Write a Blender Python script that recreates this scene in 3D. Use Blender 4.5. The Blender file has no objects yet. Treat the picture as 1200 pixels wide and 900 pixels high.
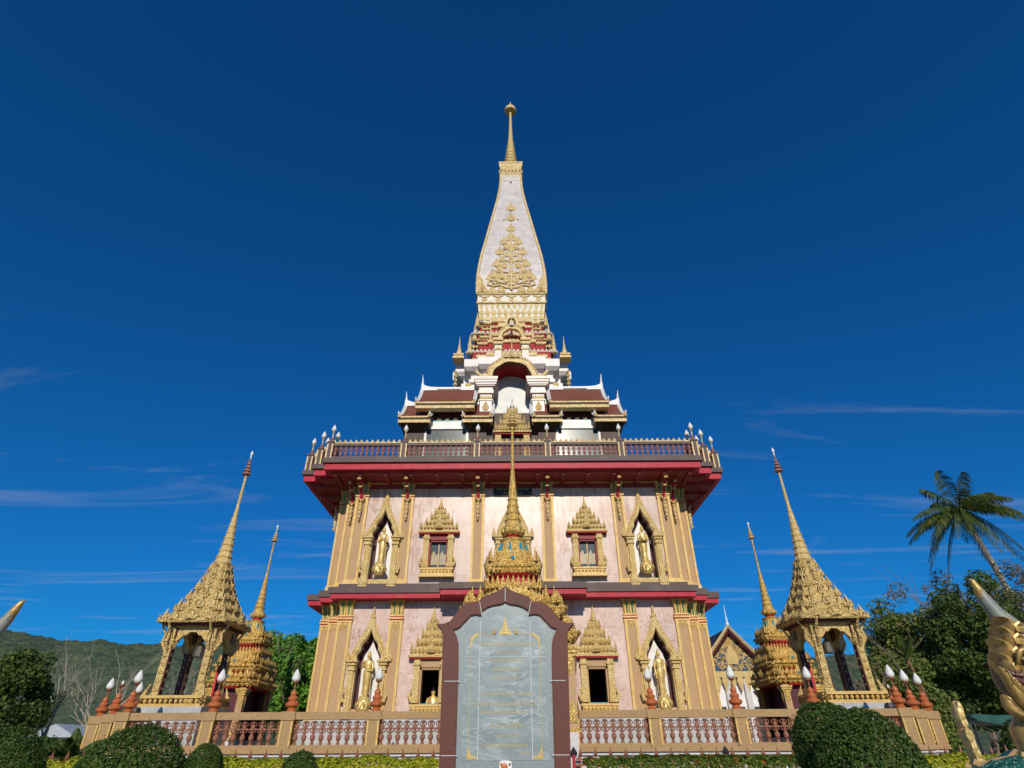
import bpy, math, random
from mathutils import Vector, Matrix, noise
R = math.radians
SC = bpy.context.scene
COL = SC.collection
# ------------------------------------------------------------ camera
cam_d = bpy.data.cameras.new("camera"); cam = bpy.data.objects.new("camera", cam_d); COL.objects.link(cam)
SC.camera = cam
cam_d.sensor_width = 36.0
cam_d.lens = 36.0 * 665.0 / 1200.0
cam_d.clip_start = 0.1; cam_d.clip_end = 6000
CAM_Z = 1.6
PITCH = math.degrees(math.atan(425 / 665.0)); ROLL = 0.35; YAW = 0.0
cam.location = (0, 0, CAM_Z)
cam.matrix_world = (Matrix.Translation((0, 0, CAM_Z)) @ Matrix.Rotation(R(YAW), 4, 'Z')
                    @ Matrix.Rotation(R(90 + PITCH), 4, 'X') @ Matrix.Rotation(R(-ROLL), 4, 'Z'))
# ------------------------------------------------------------ sky and sun
SUN_EL, SUN_AZ = 26.0, 1.5          # azimuth to the right of straight behind the camera
W = bpy.data.worlds.new("World"); SC.world = W; W.use_nodes = True
nt = W.node_tree; nt.nodes.clear()
def wn(t, **k):
    n = nt.nodes.new(t)
    for a, b in k.items(): setattr(n, a, b)
    return n
out = wn('ShaderNodeOutputWorld'); bg = wn('ShaderNodeBackground')
sky = wn('ShaderNodeTexSky', sky_type='NISHITA', sun_disc=False)
sky.sun_elevation = R(SUN_EL); sky.sun_rotation = R(180 - SUN_AZ)
sky.altitude = 0; sky.air_density = 1.0; sky.dust_density = 0.3; sky.ozone_density = 4.0
bg.inputs['Strength'].default_value = 0.08
tint = wn('ShaderNodeMixRGB', blend_type='MULTIPLY'); tint.inputs[0].default_value = 1.0
tint.inputs[2].default_value = (0.055, 0.63, 1.22, 1)
gam = wn('ShaderNodeGamma'); gam.inputs[1].default_value = 0.95
nt.links.new(sky.outputs[0], tint.inputs[1])
# thin cirrus: stretched noise over the dome, on a plane above the ground
tc = wn('ShaderNodeTexCoord'); sep = wn('ShaderNodeSeparateXYZ')
nt.links.new(tc.outputs['Generated'], sep.inputs[0])
def wm(op, a, b=None):
    n = wn('ShaderNodeMath', operation=op)
    for i, v in enumerate((a, b)):
        if v is None: continue
        if isinstance(v, (int, float)): n.inputs[i].default_value = v
        else: nt.links.new(v, n.inputs[i])
    return n.outputs[0]
zz = wm('MAXIMUM', sep.outputs[2], 0.03)
px = wm('DIVIDE', sep.outputs[0], zz); py = wm('DIVIDE', sep.outputs[1], zz)
comb = wn('ShaderNodeCombineXYZ'); nt.links.new(px, comb.inputs[0]); nt.links.new(py, comb.inputs[1])
mp = wn('ShaderNodeMapping'); mp.inputs['Rotation'].default_value = (0, 0, R(40)); mp.inputs['Scale'].default_value = (0.5, 2.0, 1)
mp.inputs['Location'].default_value = (3.3, 0.9, 0)
nt.links.new(comb.outputs[0], mp.inputs[0])
nz = wn('ShaderNodeTexNoise'); nz.inputs['Scale'].default_value = 1.0; nz.inputs['Detail'].default_value = 9; nz.inputs['Roughness'].default_value = 0.62
nz.inputs['Distortion'].default_value = 0.9
nt.links.new(mp.outputs[0], nz.inputs[0])
mr = wn('ShaderNodeMapRange'); mr.inputs[1].default_value = 0.54; mr.inputs[2].default_value = 0.86; mr.inputs[3].default_value = 0; mr.inputs[4].default_value = 0.55
nt.links.new(nz.outputs[0], mr.inputs[0])
elm = wn('ShaderNodeMapRange'); elm.inputs[1].default_value = 0.49; elm.inputs[2].default_value = 0.40; elm.inputs[3].default_value = 0; elm.inputs[4].default_value = 1
nt.links.new(sep.outputs[2], elm.inputs[0])
fac = wm('MULTIPLY', mr.outputs[0], elm.outputs[0])
cl = wn('ShaderNodeMixRGB'); cl.inputs[2].default_value = (4.2, 5.0, 6.6, 1)
nt.links.new(fac, cl.inputs[0]); nt.links.new(tint.outputs[0], gam.inputs[0]); nt.links.new(gam.outputs[0], cl.inputs[1])
nt.links.new(cl.outputs[0], bg.inputs[0]); nt.links.new(bg.outputs[0], out.inputs[0])
sl = bpy.data.lights.new("sun", 'SUN'); sl.energy = 3.7; sl.angle = R(0.5); sl.color = (1.0, 0.92, 0.78)
so = bpy.data.objects.new("sun", sl); COL.objects.link(so)
_d = Vector((-math.sin(R(SUN_AZ)) * math.cos(R(SUN_EL)), math.cos(R(SUN_AZ)) * math.cos(R(SUN_EL)), -math.sin(R(SUN_EL))))
so.rotation_euler = _d.to_track_quat('-Z', 'Y').to_euler(); so.location = (0, -20, 40)
vs = SC.view_settings; vs.view_transform = 'Standard'; vs.look = 'None'; vs.exposure = 0.0; vs.gamma = 1.0; vs.use_curve_mapping = False

# ------------------------------------------------------------ materials
def lin(r, g, b):
    f = lambda c: (c / 255 / 12.92) if c / 255 <= 0.04045 else ((c / 255 + 0.055) / 1.055) ** 2.4
    return (f(r), f(g), f(b))
def mat(name, c1, c2=None, scale=3.0, rough=0.6, metal=0.0, bump=None, stretch=(1, 1, 1), lo=0.35, hi=0.65, detail=5,
        island=None, brick=None, spec=0.5, veins=None, dirt_shade=None, trans=None):
    m = bpy.data.materials.new(name); m.use_nodes = True
    t = m.node_tree; L = t.links; b = t.nodes['Principled BSDF']
    b.inputs['Roughness'].default_value = rough; b.inputs['Metallic'].default_value = metal
    b.inputs['Specular IOR Level'].default_value = spec
    col = t.nodes.new('ShaderNodeRGB'); col.outputs[0].default_value = (*c1, 1); cur = col.outputs[0]
    tc = t.nodes.new('ShaderNodeTexCoord'); mp = t.nodes.new('ShaderNodeMapping'); mp.inputs['Scale'].default_value = stretch
    L.new(tc.outputs['Object'], mp.inputs[0])
    def noi(s, d=detail, vec=None):
        n = t.nodes.new('ShaderNodeTexNoise'); n.inputs['Scale'].default_value = s; n.inputs['Detail'].default_value = d
        L.new(vec or mp.outputs[0], n.inputs[0]); return n
    def rng(src, a, c, o0=0., o1=1.):
        r = t.nodes.new('ShaderNodeMapRange'); L.new(src, r.inputs[0])
        for i, v in enumerate((a, c, o0, o1)): r.inputs[i + 1].default_value = v
        return r.outputs[0]
    def mix(fac, a, c):
        x = t.nodes.new('ShaderNodeMixRGB'); L.new(fac, x.inputs[0]); L.new(a, x.inputs[1]); x.inputs[2].default_value = (*c, 1); return x.outputs[0]
    if c2: cur = mix(rng(noi(scale).outputs[0], lo, hi), cur, c2)
    if island:
        g = t.nodes.new('ShaderNodeNewGeometry')
        for (a, c, cc) in island: cur = mix(rng(g.outputs['Random Per Island'], a, c), cur, cc)
    if veins:   # (colour, scale, width, stretch) thin curved veins where a noise crosses its middle
        for (vc, vsc, vw, vst, amt) in veins:
            m2 = t.nodes.new('ShaderNodeMapping'); m2.inputs['Scale'].default_value = vst; L.new(tc.outputs['Object'], m2.inputs[0])
            n = noi(vsc, 6, m2.outputs[0]); n.inputs['Distortion'].default_value = 1.3
            s = t.nodes.new('ShaderNodeMath'); s.operation = 'SUBTRACT'; L.new(n.outputs[0], s.inputs[0]); s.inputs[1].default_value = 0.5
            a = t.nodes.new('ShaderNodeMath'); a.operation = 'ABSOLUTE'; L.new(s.outputs[0], a.inputs[0])
            v = rng(a.outputs[0], 0.0, vw, amt, 0.0)
            k = t.nodes.new('ShaderNodeMath'); k.operation = 'MULTIPLY'; L.new(v, k.inputs[0]); L.new(rng(noi(vsc * .6, 3).outputs[0], .42, .62), k.inputs[1])
            cur = mix(k.outputs[0], cur, vc)
    if dirt_shade:    # (colour, scale, lo, hi) patchy weathering; on carved gold also the dark of crevices, put into colour
        cur = mix(rng(noi(dirt_shade[1], 8).outputs[0], dirt_shade[2], dirt_shade[3], 0, dirt_shade[4] if len(dirt_shade) > 4 else .7), cur, dirt_shade[0])
    if brick:   # (joint colour, width, height, joint, axes)
        jc, bw, bh, jt, ax = brick
        sp = t.nodes.new('ShaderNodeSeparateXYZ'); L.new(tc.outputs['Object'], sp.inputs[0])
        cb = t.nodes.new('ShaderNodeCombineXYZ'); L.new(sp.outputs[ax[0]], cb.inputs[0]); L.new(sp.outputs[ax[1]], cb.inputs[1])
        br = t.nodes.new('ShaderNodeTexBrick'); L.new(cb.outputs[0], br.inputs[0])
        br.inputs['Scale'].default_value = 1; br.inputs['Brick Width'].default_value = bw; br.inputs['Row Height'].default_value = bh
        br.inputs['Mortar Size'].default_value = jt; br.inputs['Mortar Smooth'].default_value = 0.2
        br.inputs['Color1'].default_value = (1, 1, 1, 1); br.inputs['Color2'].default_value = (.86, .86, .86, 1); br.inputs['Mortar'].default_value = (*jc, 1)
        x = t.nodes.new('ShaderNodeMixRGB'); x.blend_type = 'MULTIPLY'; x.inputs[0].default_value = 1; L.new(cur, x.inputs[1]); L.new(br.outputs[0], x.inputs[2]); cur = x.outputs[0]
    L.new(cur, b.inputs['Base Color'])
    if bump:    # (kind, scale, strength, distance)
        kd, s, st, ds = bump
        if kd == 'v':
            n = t.nodes.new('ShaderNodeTexVoronoi'); n.inputs['Scale'].default_value = s; n.feature = 'SMOOTH_F1'; n.inputs['Smoothness'].default_value = .35
            L.new(tc.outputs['Object'], n.inputs[0]); h = n.outputs['Distance']
        else: h = noi(s, 7).outputs[0]
        bp = t.nodes.new('ShaderNodeBump'); bp.inputs['Strength'].default_value = st; bp.inputs['Distance'].default_value = ds
        if kd == 'v': bp.invert = True
        L.new(h, bp.inputs['Height']); L.new(bp.outputs[0], b.inputs['Normal'])
    if trans:
        tr = t.nodes.new('ShaderNodeBsdfTranslucent'); L.new(cur, tr.inputs[0]); ms = t.nodes.new('ShaderNodeMixShader'); ms.inputs[0].default_value = trans
        L.new(b.outputs[0], ms.inputs[1]); L.new(tr.outputs[0], ms.inputs[2]); L.new(ms.outputs[0], t.nodes['Material Output'].inputs[0])
    return m
M = {}
M['gold'] = mat('carved_gold', (.70, .48, .17), (.78, .58, .26), 2.5, .42, .12, ('v', 22, .9, .05), dirt_shade=((.30, .15, .04), 19, .5, .72, .4))  # fine dark speckle puts the shade of carved crevices into the colour
M['gold_flat'] = mat('gold_paint', (.57, .355, .095), (.64, .43, .14), 3, .45, .1, ('v', 26, .5, .02), dirt_shade=((.30, .16, .05), 7, .55, .85, .6))
M['pale_gold'] = mat('pale_gold', (.68, .47, .19), (.76, .59, .31), 2.5, .45, .15, ('v', 14, .8, .05), dirt_shade=((.34, .18, .06), 8, .52, .78, .7))
M['old_gold'] = mat('weathered_gold', (.62, .42, .14), (.72, .52, .21), 2.2, .45, .18, ('v', 20, .9, .05), dirt_shade=((.14, .08, .03), 7, .5, .75, .7))
M['rich_gold'] = mat('rich_gold', (.66, .41, .10), (.72, .48, .15), 2.5, .36, .35, ('v', 22, .9, .04), dirt_shade=((.26, .09, .015), 10, .52, .76, .75))
M['statue_gold'] = mat('polished_gold', (.72, .52, .20), (.64, .43, .13), 5, .36, .25, ('n', 9, .25, .03), dirt_shade=((.26, .13, .03), 5, .5, .8, .5))
M['stucco'] = mat('tan_stucco', (.43, .265, .135), (.50, .32, .17), 30, .8, 0, ('n', 55, .35, .02), dirt_shade=((.33, .19, .09), 1.2, .5, .8, .5))
M['pink_up'] = mat('pink_marble', (.56, .39, .325), (.62, .475, .415), 1.1, .35, 0, None, (1, 1, .4), veins=[((.34, .15, .07), 1.1, .075, (1.5, 1.5, .42), .9), ((.44, .23, .13), 2.6, .07, (1.3, 1.3, .4), .7)], brick=((.70, .66, .64), .9, .62, .010, (0, 2)), dirt_shade=((.36, .26, .21), 2.4, .56, .8, .45))
M['pink_low'] = mat('pink_veined_marble', (.60, .42, .35), (.68, .52, .455), 1.6, .35, 0, None, veins=[((.36, .15, .085), 1.9, .03, (1.4, 1.4, .9), 1.0), ((.40, .19, .12), 3.4, .035, (1.2, 1, .8), .85)], brick=((.72, .68, .66), 1.1, .9, .010, (0, 2)), dirt_shade=((.40, .29, .24), 1.1, .56, .8, .4))
M['spire_marble'] = mat('spire_marble', (.68, .61, .585), (.60, .53, .505), 2.2, .4, 0, None, veins=[((.45, .36, .35), 2.5, .05, (1, 1, 1), .55)], brick=((.78, .76, .75), .62, .42, .012, (0, 2)), dirt_shade=((.42, .38, .37), 1.3, .55, .8, .35))
M['white_marble'] = mat('white_marble', (.66, .60, .575), (.54, .49, .475), 1.2, .4, 0, None, veins=[((.40, .39, .39), 1.6, .05, (1, 1, 1), .6)], dirt_shade=((.40, .38, .36), 1.0, .55, .8, .4))
M['grey_marble'] = mat('grey_marble', (.38, .38, .385), (.48, .475, .475), 1.6, .4, 0, None, veins=[((.25, .26, .27), 2.6, .05, (1, 1, 1.6), .6)])
M['white'] = mat('white_paint', (.80, .78, .75), (.70, .68, .65), 2, .5)
M['crimson'] = mat('crimson_paint', (.46, .022, .045), (.38, .016, .034), 3, .5, spec=.25, dirt_shade=((.50, .22, .22), 1.6, .62, .8, .5))
M['maroon'] = mat('maroon_paint', (.09, .008, .012), (.06, .006, .008), 2, .6)
M['soffit_red'] = mat('dark_red_soffit', (.27, .018, .02), (.20, .012, .014), 2, .6, dirt_shade=((.12, .03, .03), 1.5, .5, .8, .5))
M['bell_bronze'] = mat('dark_bell_bronze', (.07, .075, .06), (.11, .10, .075), 6, .45, .4)
M['red'] = mat('red_paint', (.36, .012, .015), (.30, .009, .012), 2, .55, spec=.2)
M['dark_granite'] = mat('dark_granite', (.075, .047, .044), (.115, .075, .068), 24, .55, 0, spec=.3, dirt_shade=((.17, .13, .125), 1.5, .52, .8, .6))
M['roof_tile'] = mat('roof_tile', (.21, .055, .03), (.30, .095, .05), 9, .55, 0, ('n', 14, .3, .02), brick=((.35, .30, .3), .16, .13, .018, (0, 2)))
M['dark_wood'] = mat('dark_wood', (.045, .02, .014), (.075, .035, .02), 4, .6)
M['glass'] = mat('window_glass', (.04, .06, .07), (.07, .085, .085), 1.5, .2, 0, spec=.25)
M['amber'] = mat('painted_shutter', (.42, .27, .10), (.22, .18, .10), 5, .3)
M['green'] = mat('green_mosaic', (.05, .22, .10), (.04, .16, .08), 20, .3)
M['navy'] = mat('navy_mosaic', (.03, .06, .13), (.04, .10, .16), 20, .3)
M['teal'] = mat('teal_mosaic', (.02, .22, .33), (.03, .30, .38), 20, .25)
M['terracotta'] = mat('terracotta_paint', (.50, .145, .045), (.42, .11, .035), 6, .42, dirt_shade=((.30, .10, .05), 5, .55, .8, .6))
M['bronze'] = mat('bronze_baluster', (.27, .10, .06), (.35, .16, .095), 12, .5, .1, ('v', 30, .8, .03))
M['balcony_bronze'] = mat('pinkish_baluster', (.36, .17, .135), (.28, .12, .10), 12, .5, 0, ('v', 30, .8, .03))
M['lamp_glass'] = mat('frosted_lamp_glass', (.74, .73, .70), (.64, .63, .60), 5, .5, spec=.3)
M['rust'] = mat('rusty_iron', (.22, .075, .035), (.30, .12, .06), 9, .6, .1)
M['rail_stone'] = mat('sandstone_rail', (.34, .205, .085), (.41, .26, .12), 14, .75, 0, ('n', 40, .3, .02), dirt_shade=((.28, .18, .09), 1.6, .5, .8, .6))
M['red_granite'] = mat('red_granite', (.095, .028, .019), (.15, .056, .042), 95, .55, 0, spec=.25, lo=.45, hi=.6, dirt_shade=((.07, .03, .028), 3, .5, .8, .5))
M['slab'] = mat('blue_grey_marble', (.185, .225, .225), (.27, .305, .30), 3.0, .3, 0, None, (1, 1, 2.4), veins=[((.50, .54, .54), 3.2, .045, (1.2, 1, 4.4), .7), ((.13, .18, .20), 4.6, .05, (1.2, 1, 4.2), .6)], dirt_shade=((.42, .46, .46), 6, .58, .8, .45))
M['slab_edge'] = mat('speckled_grey_granite', (.165, .20, .205), (.30, .33, .33), 90, .35, 0, lo=.42, hi=.62)
M['letter'] = mat('gilt_lettering', (.52, .37, .11), (.40, .30, .12), 30, .5, .1)
M['joint'] = mat('pale_joint', (.50, .50, .49), None, 1, .7)
M['lotus_white'] = mat('white_stucco', (.78, .73, .64), (.70, .62, .48), 7, .5, 0, ('v', 16, .6, .03))
M['leaf_gold'] = M['gold']
def foliage(n, a, b, c, d=None, tr=.25):
    return mat(n, a, None, 1, .55, 0, island=[(.0, .5, b), (.55, .95, c)] + ([(.93, .97, d)] if d else []), spec=.25, trans=tr)
M['leaf_topiary'] = foliage('topiary_leaf', (.028, .062, .009), (.05, .10, .015), (.10, .165, .03), (.17, .14, .05))
M['leaf_hedge_yellow'] = foliage('yellow_hedge_leaf', (.14, .20, .012), (.36, .38, .02), (.52, .46, .04))
M['leaf_hedge_green'] = foliage('green_hedge_leaf', (.03, .08, .012), (.10, .15, .02), (.18, .22, .03), (.50, .10, .02))
M['leaf_bright'] = foliage('bright_leaf', (.05, .15, .018), (.12, .28, .035), (.22, .40, .05))
M['leaf_dark'] = foliage('dark_leaf', (.045, .085, .016), (.08, .135, .026), (.16, .19, .05), tr=.35)
M['leaf_mid'] = foliage('mid_leaf', (.09, .15, .025), (.16, .21, .045), (.27, .28, .08), (.28, .19, .12), tr=.35)
M['leaf_brown'] = foliage('brownish_leaf', (.11, .10, .04), (.24, .19, .10), (.33, .26, .16), (.40, .32, .24), tr=.35)
M['palm_leaf'] = foliage('palm_leaf', (.03, .06, .015), (.07, .11, .02), (.16, .17, .03), (.20, .12, .04))
M['bark'] = mat('bark', (.16, .12, .085), (.24, .19, .14), 8, .85, 0, ('n', 20, .6, .03))
M['pale_bark'] = mat('pale_bark', (.42, .36, .29), (.32, .27, .21), 5, .85)
M['naga_gold'] = mat('naga_gold', (.52, .34, .10), (.38, .23, .06), 14, .38, .25, ('n', 16, .25, .02), dirt_shade=((.14, .08, .03), 11, .5, .72, .75))
M['naga_skin'] = mat('naga_grey_paint', (.17, .20, .18), (.28, .28, .23), 5, .5, 0, ('n', 12, .15, .02), dirt_shade=((.10, .09, .07), 9, .5, .8, .6))
M['naga_brown'] = mat('naga_brown_skin', (.16, .085, .055), (.22, .13, .085), 14, .45, 0, ('v', 45, .9, .02))
M['naga_teal'] = mat('naga_teal_scales', (.008, .075, .06), (.012, .11, .085), 20, .4, 0, ('v', 34, 1.0, .03))
M['dark'] = mat('dark_metal', (.02, .022, .026), None, 1, .5)
M['eye_white'] = mat('eye_white', (.75, .73, .7), None, 1, .3)
M['red_cloth'] = mat('red_cloth', (.55, .02, .03), (.45, .02, .025), 4, .8)
M['house_wall'] = mat('house_wall', (.60, .58, .55), (.5, .48, .46), 1, .7)
M['house_roof'] = mat('house_roof', (.42, .45, .48), (.35, .37, .40), 1, .6)
M['tarp'] = mat('green_tarpaulin', (.012, .07, .06), (.02, .10, .085), 3, .5)
M['grass'] = mat('grass', (.035, .07, .018), (.08, .10, .03), .8, .9, 0, ('n', 9, .5, .05))
M['paving'] = mat('paving', (.50, .44, .37), (.58, .52, .45), 2, .8, 0, brick=((.6, .58, .56), .6, .6, .012, (0, 1)))
M['hill'] = mat('hill_forest', (.034, .064, .032), (.09, .115, .05), .11, .95, 0, ('n', .22, 1.0, 3.0), detail=9, lo=.38, hi=.62, dirt_shade=((.13, .10, .06), .07, .6, .75, .6))

# ------------------------------------------------------------ mesh builder
class MB:
    def __init__(s): s.v = []; s.f = []; s.m = []; s.T = None; s.k = 0
    def add(s, vs, fs):
        o = len(s.v)
        if s.T is not None: vs = [tuple(s.T @ Vector(v)) for v in vs]
        s.v += [tuple(v) for v in vs]; s.f += [tuple(i + o for i in f) for f in fs]; s.m += [s.k] * len(fs); return s
    def box(s, x0, x1, y0, y1, z0, z1):
        return s.add([(x0, y0, z0), (x1, y0, z0), (x1, y1, z0), (x0, y1, z0), (x0, y0, z1), (x1, y0, z1), (x1, y1, z1), (x0, y1, z1)],
                     [(3, 2, 1, 0), (4, 5, 6, 7), (0, 1, 5, 4), (1, 2, 6, 5), (2, 3, 7, 6), (3, 0, 4, 7)])
    def loft(s, rings, cap0=True, cap1=True, close=True):
        n = len(rings[0]); vs = [p for r in rings for p in r]; fs = []
        for i in range(len(rings) - 1):
            for j in range(n if close else n - 1):
                k = (j + 1) % n; fs.append((i * n + j, i * n + k, (i + 1) * n + k, (i + 1) * n + j))
        if cap0: fs.append(tuple(range(n - 1, -1, -1)))
        if cap1: fs.append(tuple((len(rings) - 1) * n + j for j in range(n)))
        return s.add(vs, fs)
    def lathe(s, prof, cx=0, cy=0, n=12, ph=0):
        return s.loft([[(cx + r * math.cos(ph + 2 * math.pi * j / n), cy + r * math.sin(ph + 2 * math.pi * j / n), z) for j in range(n)] for r, z in prof])
    def sq(s, prof, cx, cy, plan=((1, 1),), ky=1.0):
        """square or redented storeys: prof = (half width, z); plan = corner points of the unit outline's first quadrant"""
        q = []
        for (sx, sy, rev) in ((1, 1, 0), (-1, 1, 1), (-1, -1, 0), (1, -1, 1)):
            p = [(a * sx, b * sy) for a, b in plan]
            q += p[::-1] if rev else p
        return s.loft([[(cx + a * w, cy + b * w * ky, z) for a, b in q] for w, z in prof])
    def poly(s, pts, z0, z1):
        return s.loft([[(x, y, z0) for x, y in pts], [(x, y, z1) for x, y in pts]])
    def tube(s, P, rad, n=6):
        P = [Vector(p) for p in P]; rings = []
        if isinstance(rad, (int, float)): rad = [rad] * len(P)
        ref = None
        for i, p in enumerate(P):
            d = (P[min(i + 1, len(P) - 1)] - P[max(i - 1, 0)]).normalized()
            if ref is None or abs(ref.dot(d)) > .98: ref = Vector((0, 1, 0)) if abs(d.y) < .9 else Vector((1, 0, 0))
            a = d.cross(ref).normalized(); b = d.cross(a).normalized()
            rings.append([tuple(p + (a * math.cos(2 * math.pi * j / n) + b * math.sin(2 * math.pi * j / n)) * rad[i]) for j in range(n)])
        return s.loft(rings)
    def leaf(s, p, w, h, ang=-90, tilt=0, th=.35):
        """flame shaped antefix standing at p, facing the compass angle ang (degrees, -90 = towards the camera), leaning out by tilt"""
        a = R(ang); o = Vector((math.cos(a), math.sin(a), 0)); sd = Vector((-o.y, o.x, 0)); t = R(tilt)
        up = Vector((0, 0, math.cos(t))) + o * math.sin(t); fr = o * math.cos(t) - Vector((0, 0, math.sin(t)))
        p = Vector(p); pts = [(-.38, 0), (-.5, .28), (-.28, .6), (0, 1), (.28, .6), (.5, .28), (.38, 0)]
        v = [tuple(p + sd * (x * w) + up * (z * h)) for x, z in pts]
        v += [tuple(p + up * (h * .33) + fr * (w * th)), tuple(p + fr * (w * th * .6)), tuple(p + up * (h * .3) - fr * (w * .12))]
        f = [(i + 1, i, 7) for i in range(6)] + [(0, 8, 7), (8, 6, 7)] + [(i, i + 1, 9) for i in range(6)] + [(6, 0, 9)]
        return s.add(v, f)
    def plate(s, inner, outer, y0, y1):
        """strip between two XZ outlines of equal length, from y0 (front) to y1"""
        n = len(inner); v = [(x, y0, z) for x, z in inner] + [(x, y0, z) for x, z in outer] + [(x, y1, z) for x, z in inner] + [(x, y1, z) for x, z in outer]
        f = []
        for i in range(n - 1):
            f += [(i, i + 1, n + i + 1, n + i), (2 * n + i + 1, 2 * n + i, 3 * n + i, 3 * n + i + 1), (i + 1, i, 2 * n + i, 2 * n + i + 1), (n + i, n + i + 1, 3 * n + i + 1, 3 * n + i)]
        f += [(0, n, 3 * n, 2 * n), (n - 1, 3 * n - 1, 4 * n - 1, 2 * n - 1)]
        return s.add(v, f)
    def puff(s, pts, y, th, bev=.35):
        """closed XZ outline given a pillow-like thickness around depth y"""
        if len(pts) > 5:        # rounded outline
            n = len(pts); q = []
            for i in range(n):
                a, b, c, d = (Vector(pts[(i + k - 1) % n]) for k in range(4))
                for t in (0, .25, .5, .75): q.append(tuple(.5 * ((2 * b) + (c - a) * t + (2 * a - 5 * b + 4 * c - d) * t * t + (3 * b - a - 3 * c + d) * t ** 3)))
            pts = q
        cx = sum(p[0] for p in pts) / len(pts); cz = sum(p[1] for p in pts) / len(pts)
        ins = lambda k: [(cx + (x - cx) * k, cz + (z - cz) * k) for x, z in pts]
        r = [(1 - bev, -.5), (1 - bev * .45, -.38), (1, 0), (1 - bev * .45, .38), (1 - bev, .5)]
        return s.loft([[(x, y + th * dy, z) for x, z in ins(k)] for k, dy in r])
    def ball(s, c, r, n=10, m=7, sc=(1, 1, 1)):
        return s.loft([[(c[0] + r * sc[0] * math.sin(t) * math.cos(2 * math.pi * j / n), c[1] + r * sc[1] * math.sin(t) * math.sin(2 * math.pi * j / n), c[2] - r * sc[2] * math.cos(t)) for j in range(n)]
                       for t in [math.pi * (i + .04) / (m + .08) for i in range(m + 1)]])
    def quad(s, c, u, v):
        c = Vector(c); return s.add([c - u - v, c + u - v, c + u + v, c - u + v], [(0, 1, 2, 3)])
    def build(s, name, mats, parent=None, smooth=False, angle=None):
        off = wloc(parent) if parent else Vector((0, 0, 0))
        me = bpy.data.meshes.new(name); me.from_pydata([tuple(Vector(v) - off) for v in s.v], [], s.f); me.update()
        for mm in (mats if isinstance(mats, (list, tuple)) else [mats]): me.materials.append(M[mm])
        me.polygons.foreach_set('material_index', s.m)
        if smooth:
            me.polygons.foreach_set('use_smooth', [True] * len(me.polygons))
            if angle: me.set_sharp_from_angle(angle=R(angle))
        me.update()
        o = bpy.data.objects.new(name, me); COL.objects.link(o)
        if parent: o.parent = parent
        return o
def wloc(o):
    v = Vector((0, 0, 0))
    while o: v = v + o.location; o = o.parent
    return v
def tag(o, label, cat, group=None, kind=None):
    o['label'] = label; o['category'] = cat
    if group: o['group'] = group
    if kind: o['kind'] = kind
    return o
def thing(name, loc, label, cat, group=None):
    o = bpy.data.objects.new(name, None); COL.objects.link(o); o.location = loc; o.empty_display_size = .3
    return tag(o, label, cat, group)
def kids(o): return [c for c in COL.objects if c.parent == o]
def dup(o, loc=None, rotz=None, parent='same', label=None, shift=None):
    c = o.copy(); COL.objects.link(c)
    if parent != 'same': c.parent = parent
    if loc is not None: c.location = loc
    if shift is not None: c.location = Vector(o.location) + Vector(shift)
    if rotz is not None: c.rotation_euler = (0, 0, R(rotz))
    if label: c['label'] = label
    for ch in kids(o): dup(ch, parent=c)
    return c
def struct(name, mb, m):
    o = mb.build(name, m); o['kind'] = 'structure'; return o
# ------------------------------------------------------------ ground, terrace, hills
TZ = 1.58                      # terrace floor
CX, CY = 0.0, 36.3             # axis of the great pagoda
g = MB(); g.add([(-3000, -300, 0), (3000, -300, 0), (3000, 4000, 0), (-3000, 4000, 0)], [(0, 1, 2, 3)]); struct('ground', g, 'grass')
g = MB(); g.box(-26, 26, -45, 15.6, -.3, .006); struct('bounce_forecourt', g, 'paving')  # unseen paving, added to bounce warm light up onto the soffits
g = MB(); g.add([(-30, 17.8, .004), (30, 17.8, .004), (30, 60, .004), (-30, 60, .004)], [(0, 1, 2, 3)]); struct('bounce_courtyard', g, 'paving')  # unseen sheet over the grass, added so the bounced fill light is warm
def redent(E, a, b):           # absolute outline with one re-entrant step per corner (counter-clockwise), local to the axis
    q = [(E, a), (b, a), (b, b), (a, b), (a, E)]; p = []
    for (sx, sy, rev) in ((1, 1, 0), (-1, 1, 1), (-1, -1, 0), (1, -1, 1)):
        r = [(x * sx, y * sy) for x, y in q]; p += r[::-1] if rev else r
    return p
def off(p, cx=CX, cy=CY): return [(x + cx, y + cy) for x, y in p]
TP = [(-13.25, 22), (13.25, 22), (13.25, 23.2), (14.45, 23.2), (14.45, 24.4), (15.65, 24.4), (15.65, 48.2), (-15.65, 48.2), (-15.65, 24.4), (-14.45, 24.4), (-14.45, 23.2), (-13.25, 23.2)]
g = MB(); g.poly(TP, -.2, 1.44); g.k = 1
g.poly([(x * 1.003, (y - 36) * 1.003 + 36) for x, y in TP], 1.17, 1.20); g.poly([(x * 1.003, (y - 36) * 1.003 + 36) for x, y in TP], 1.33, 1.355); g.k = 2
g.poly([(x * 1.006, (y - 36) * 1.006 + 36) for x, y in TP], 1.443, TZ)
struct('terrace', g, ['white_marble', 'glass', 'rail_stone'])
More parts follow.
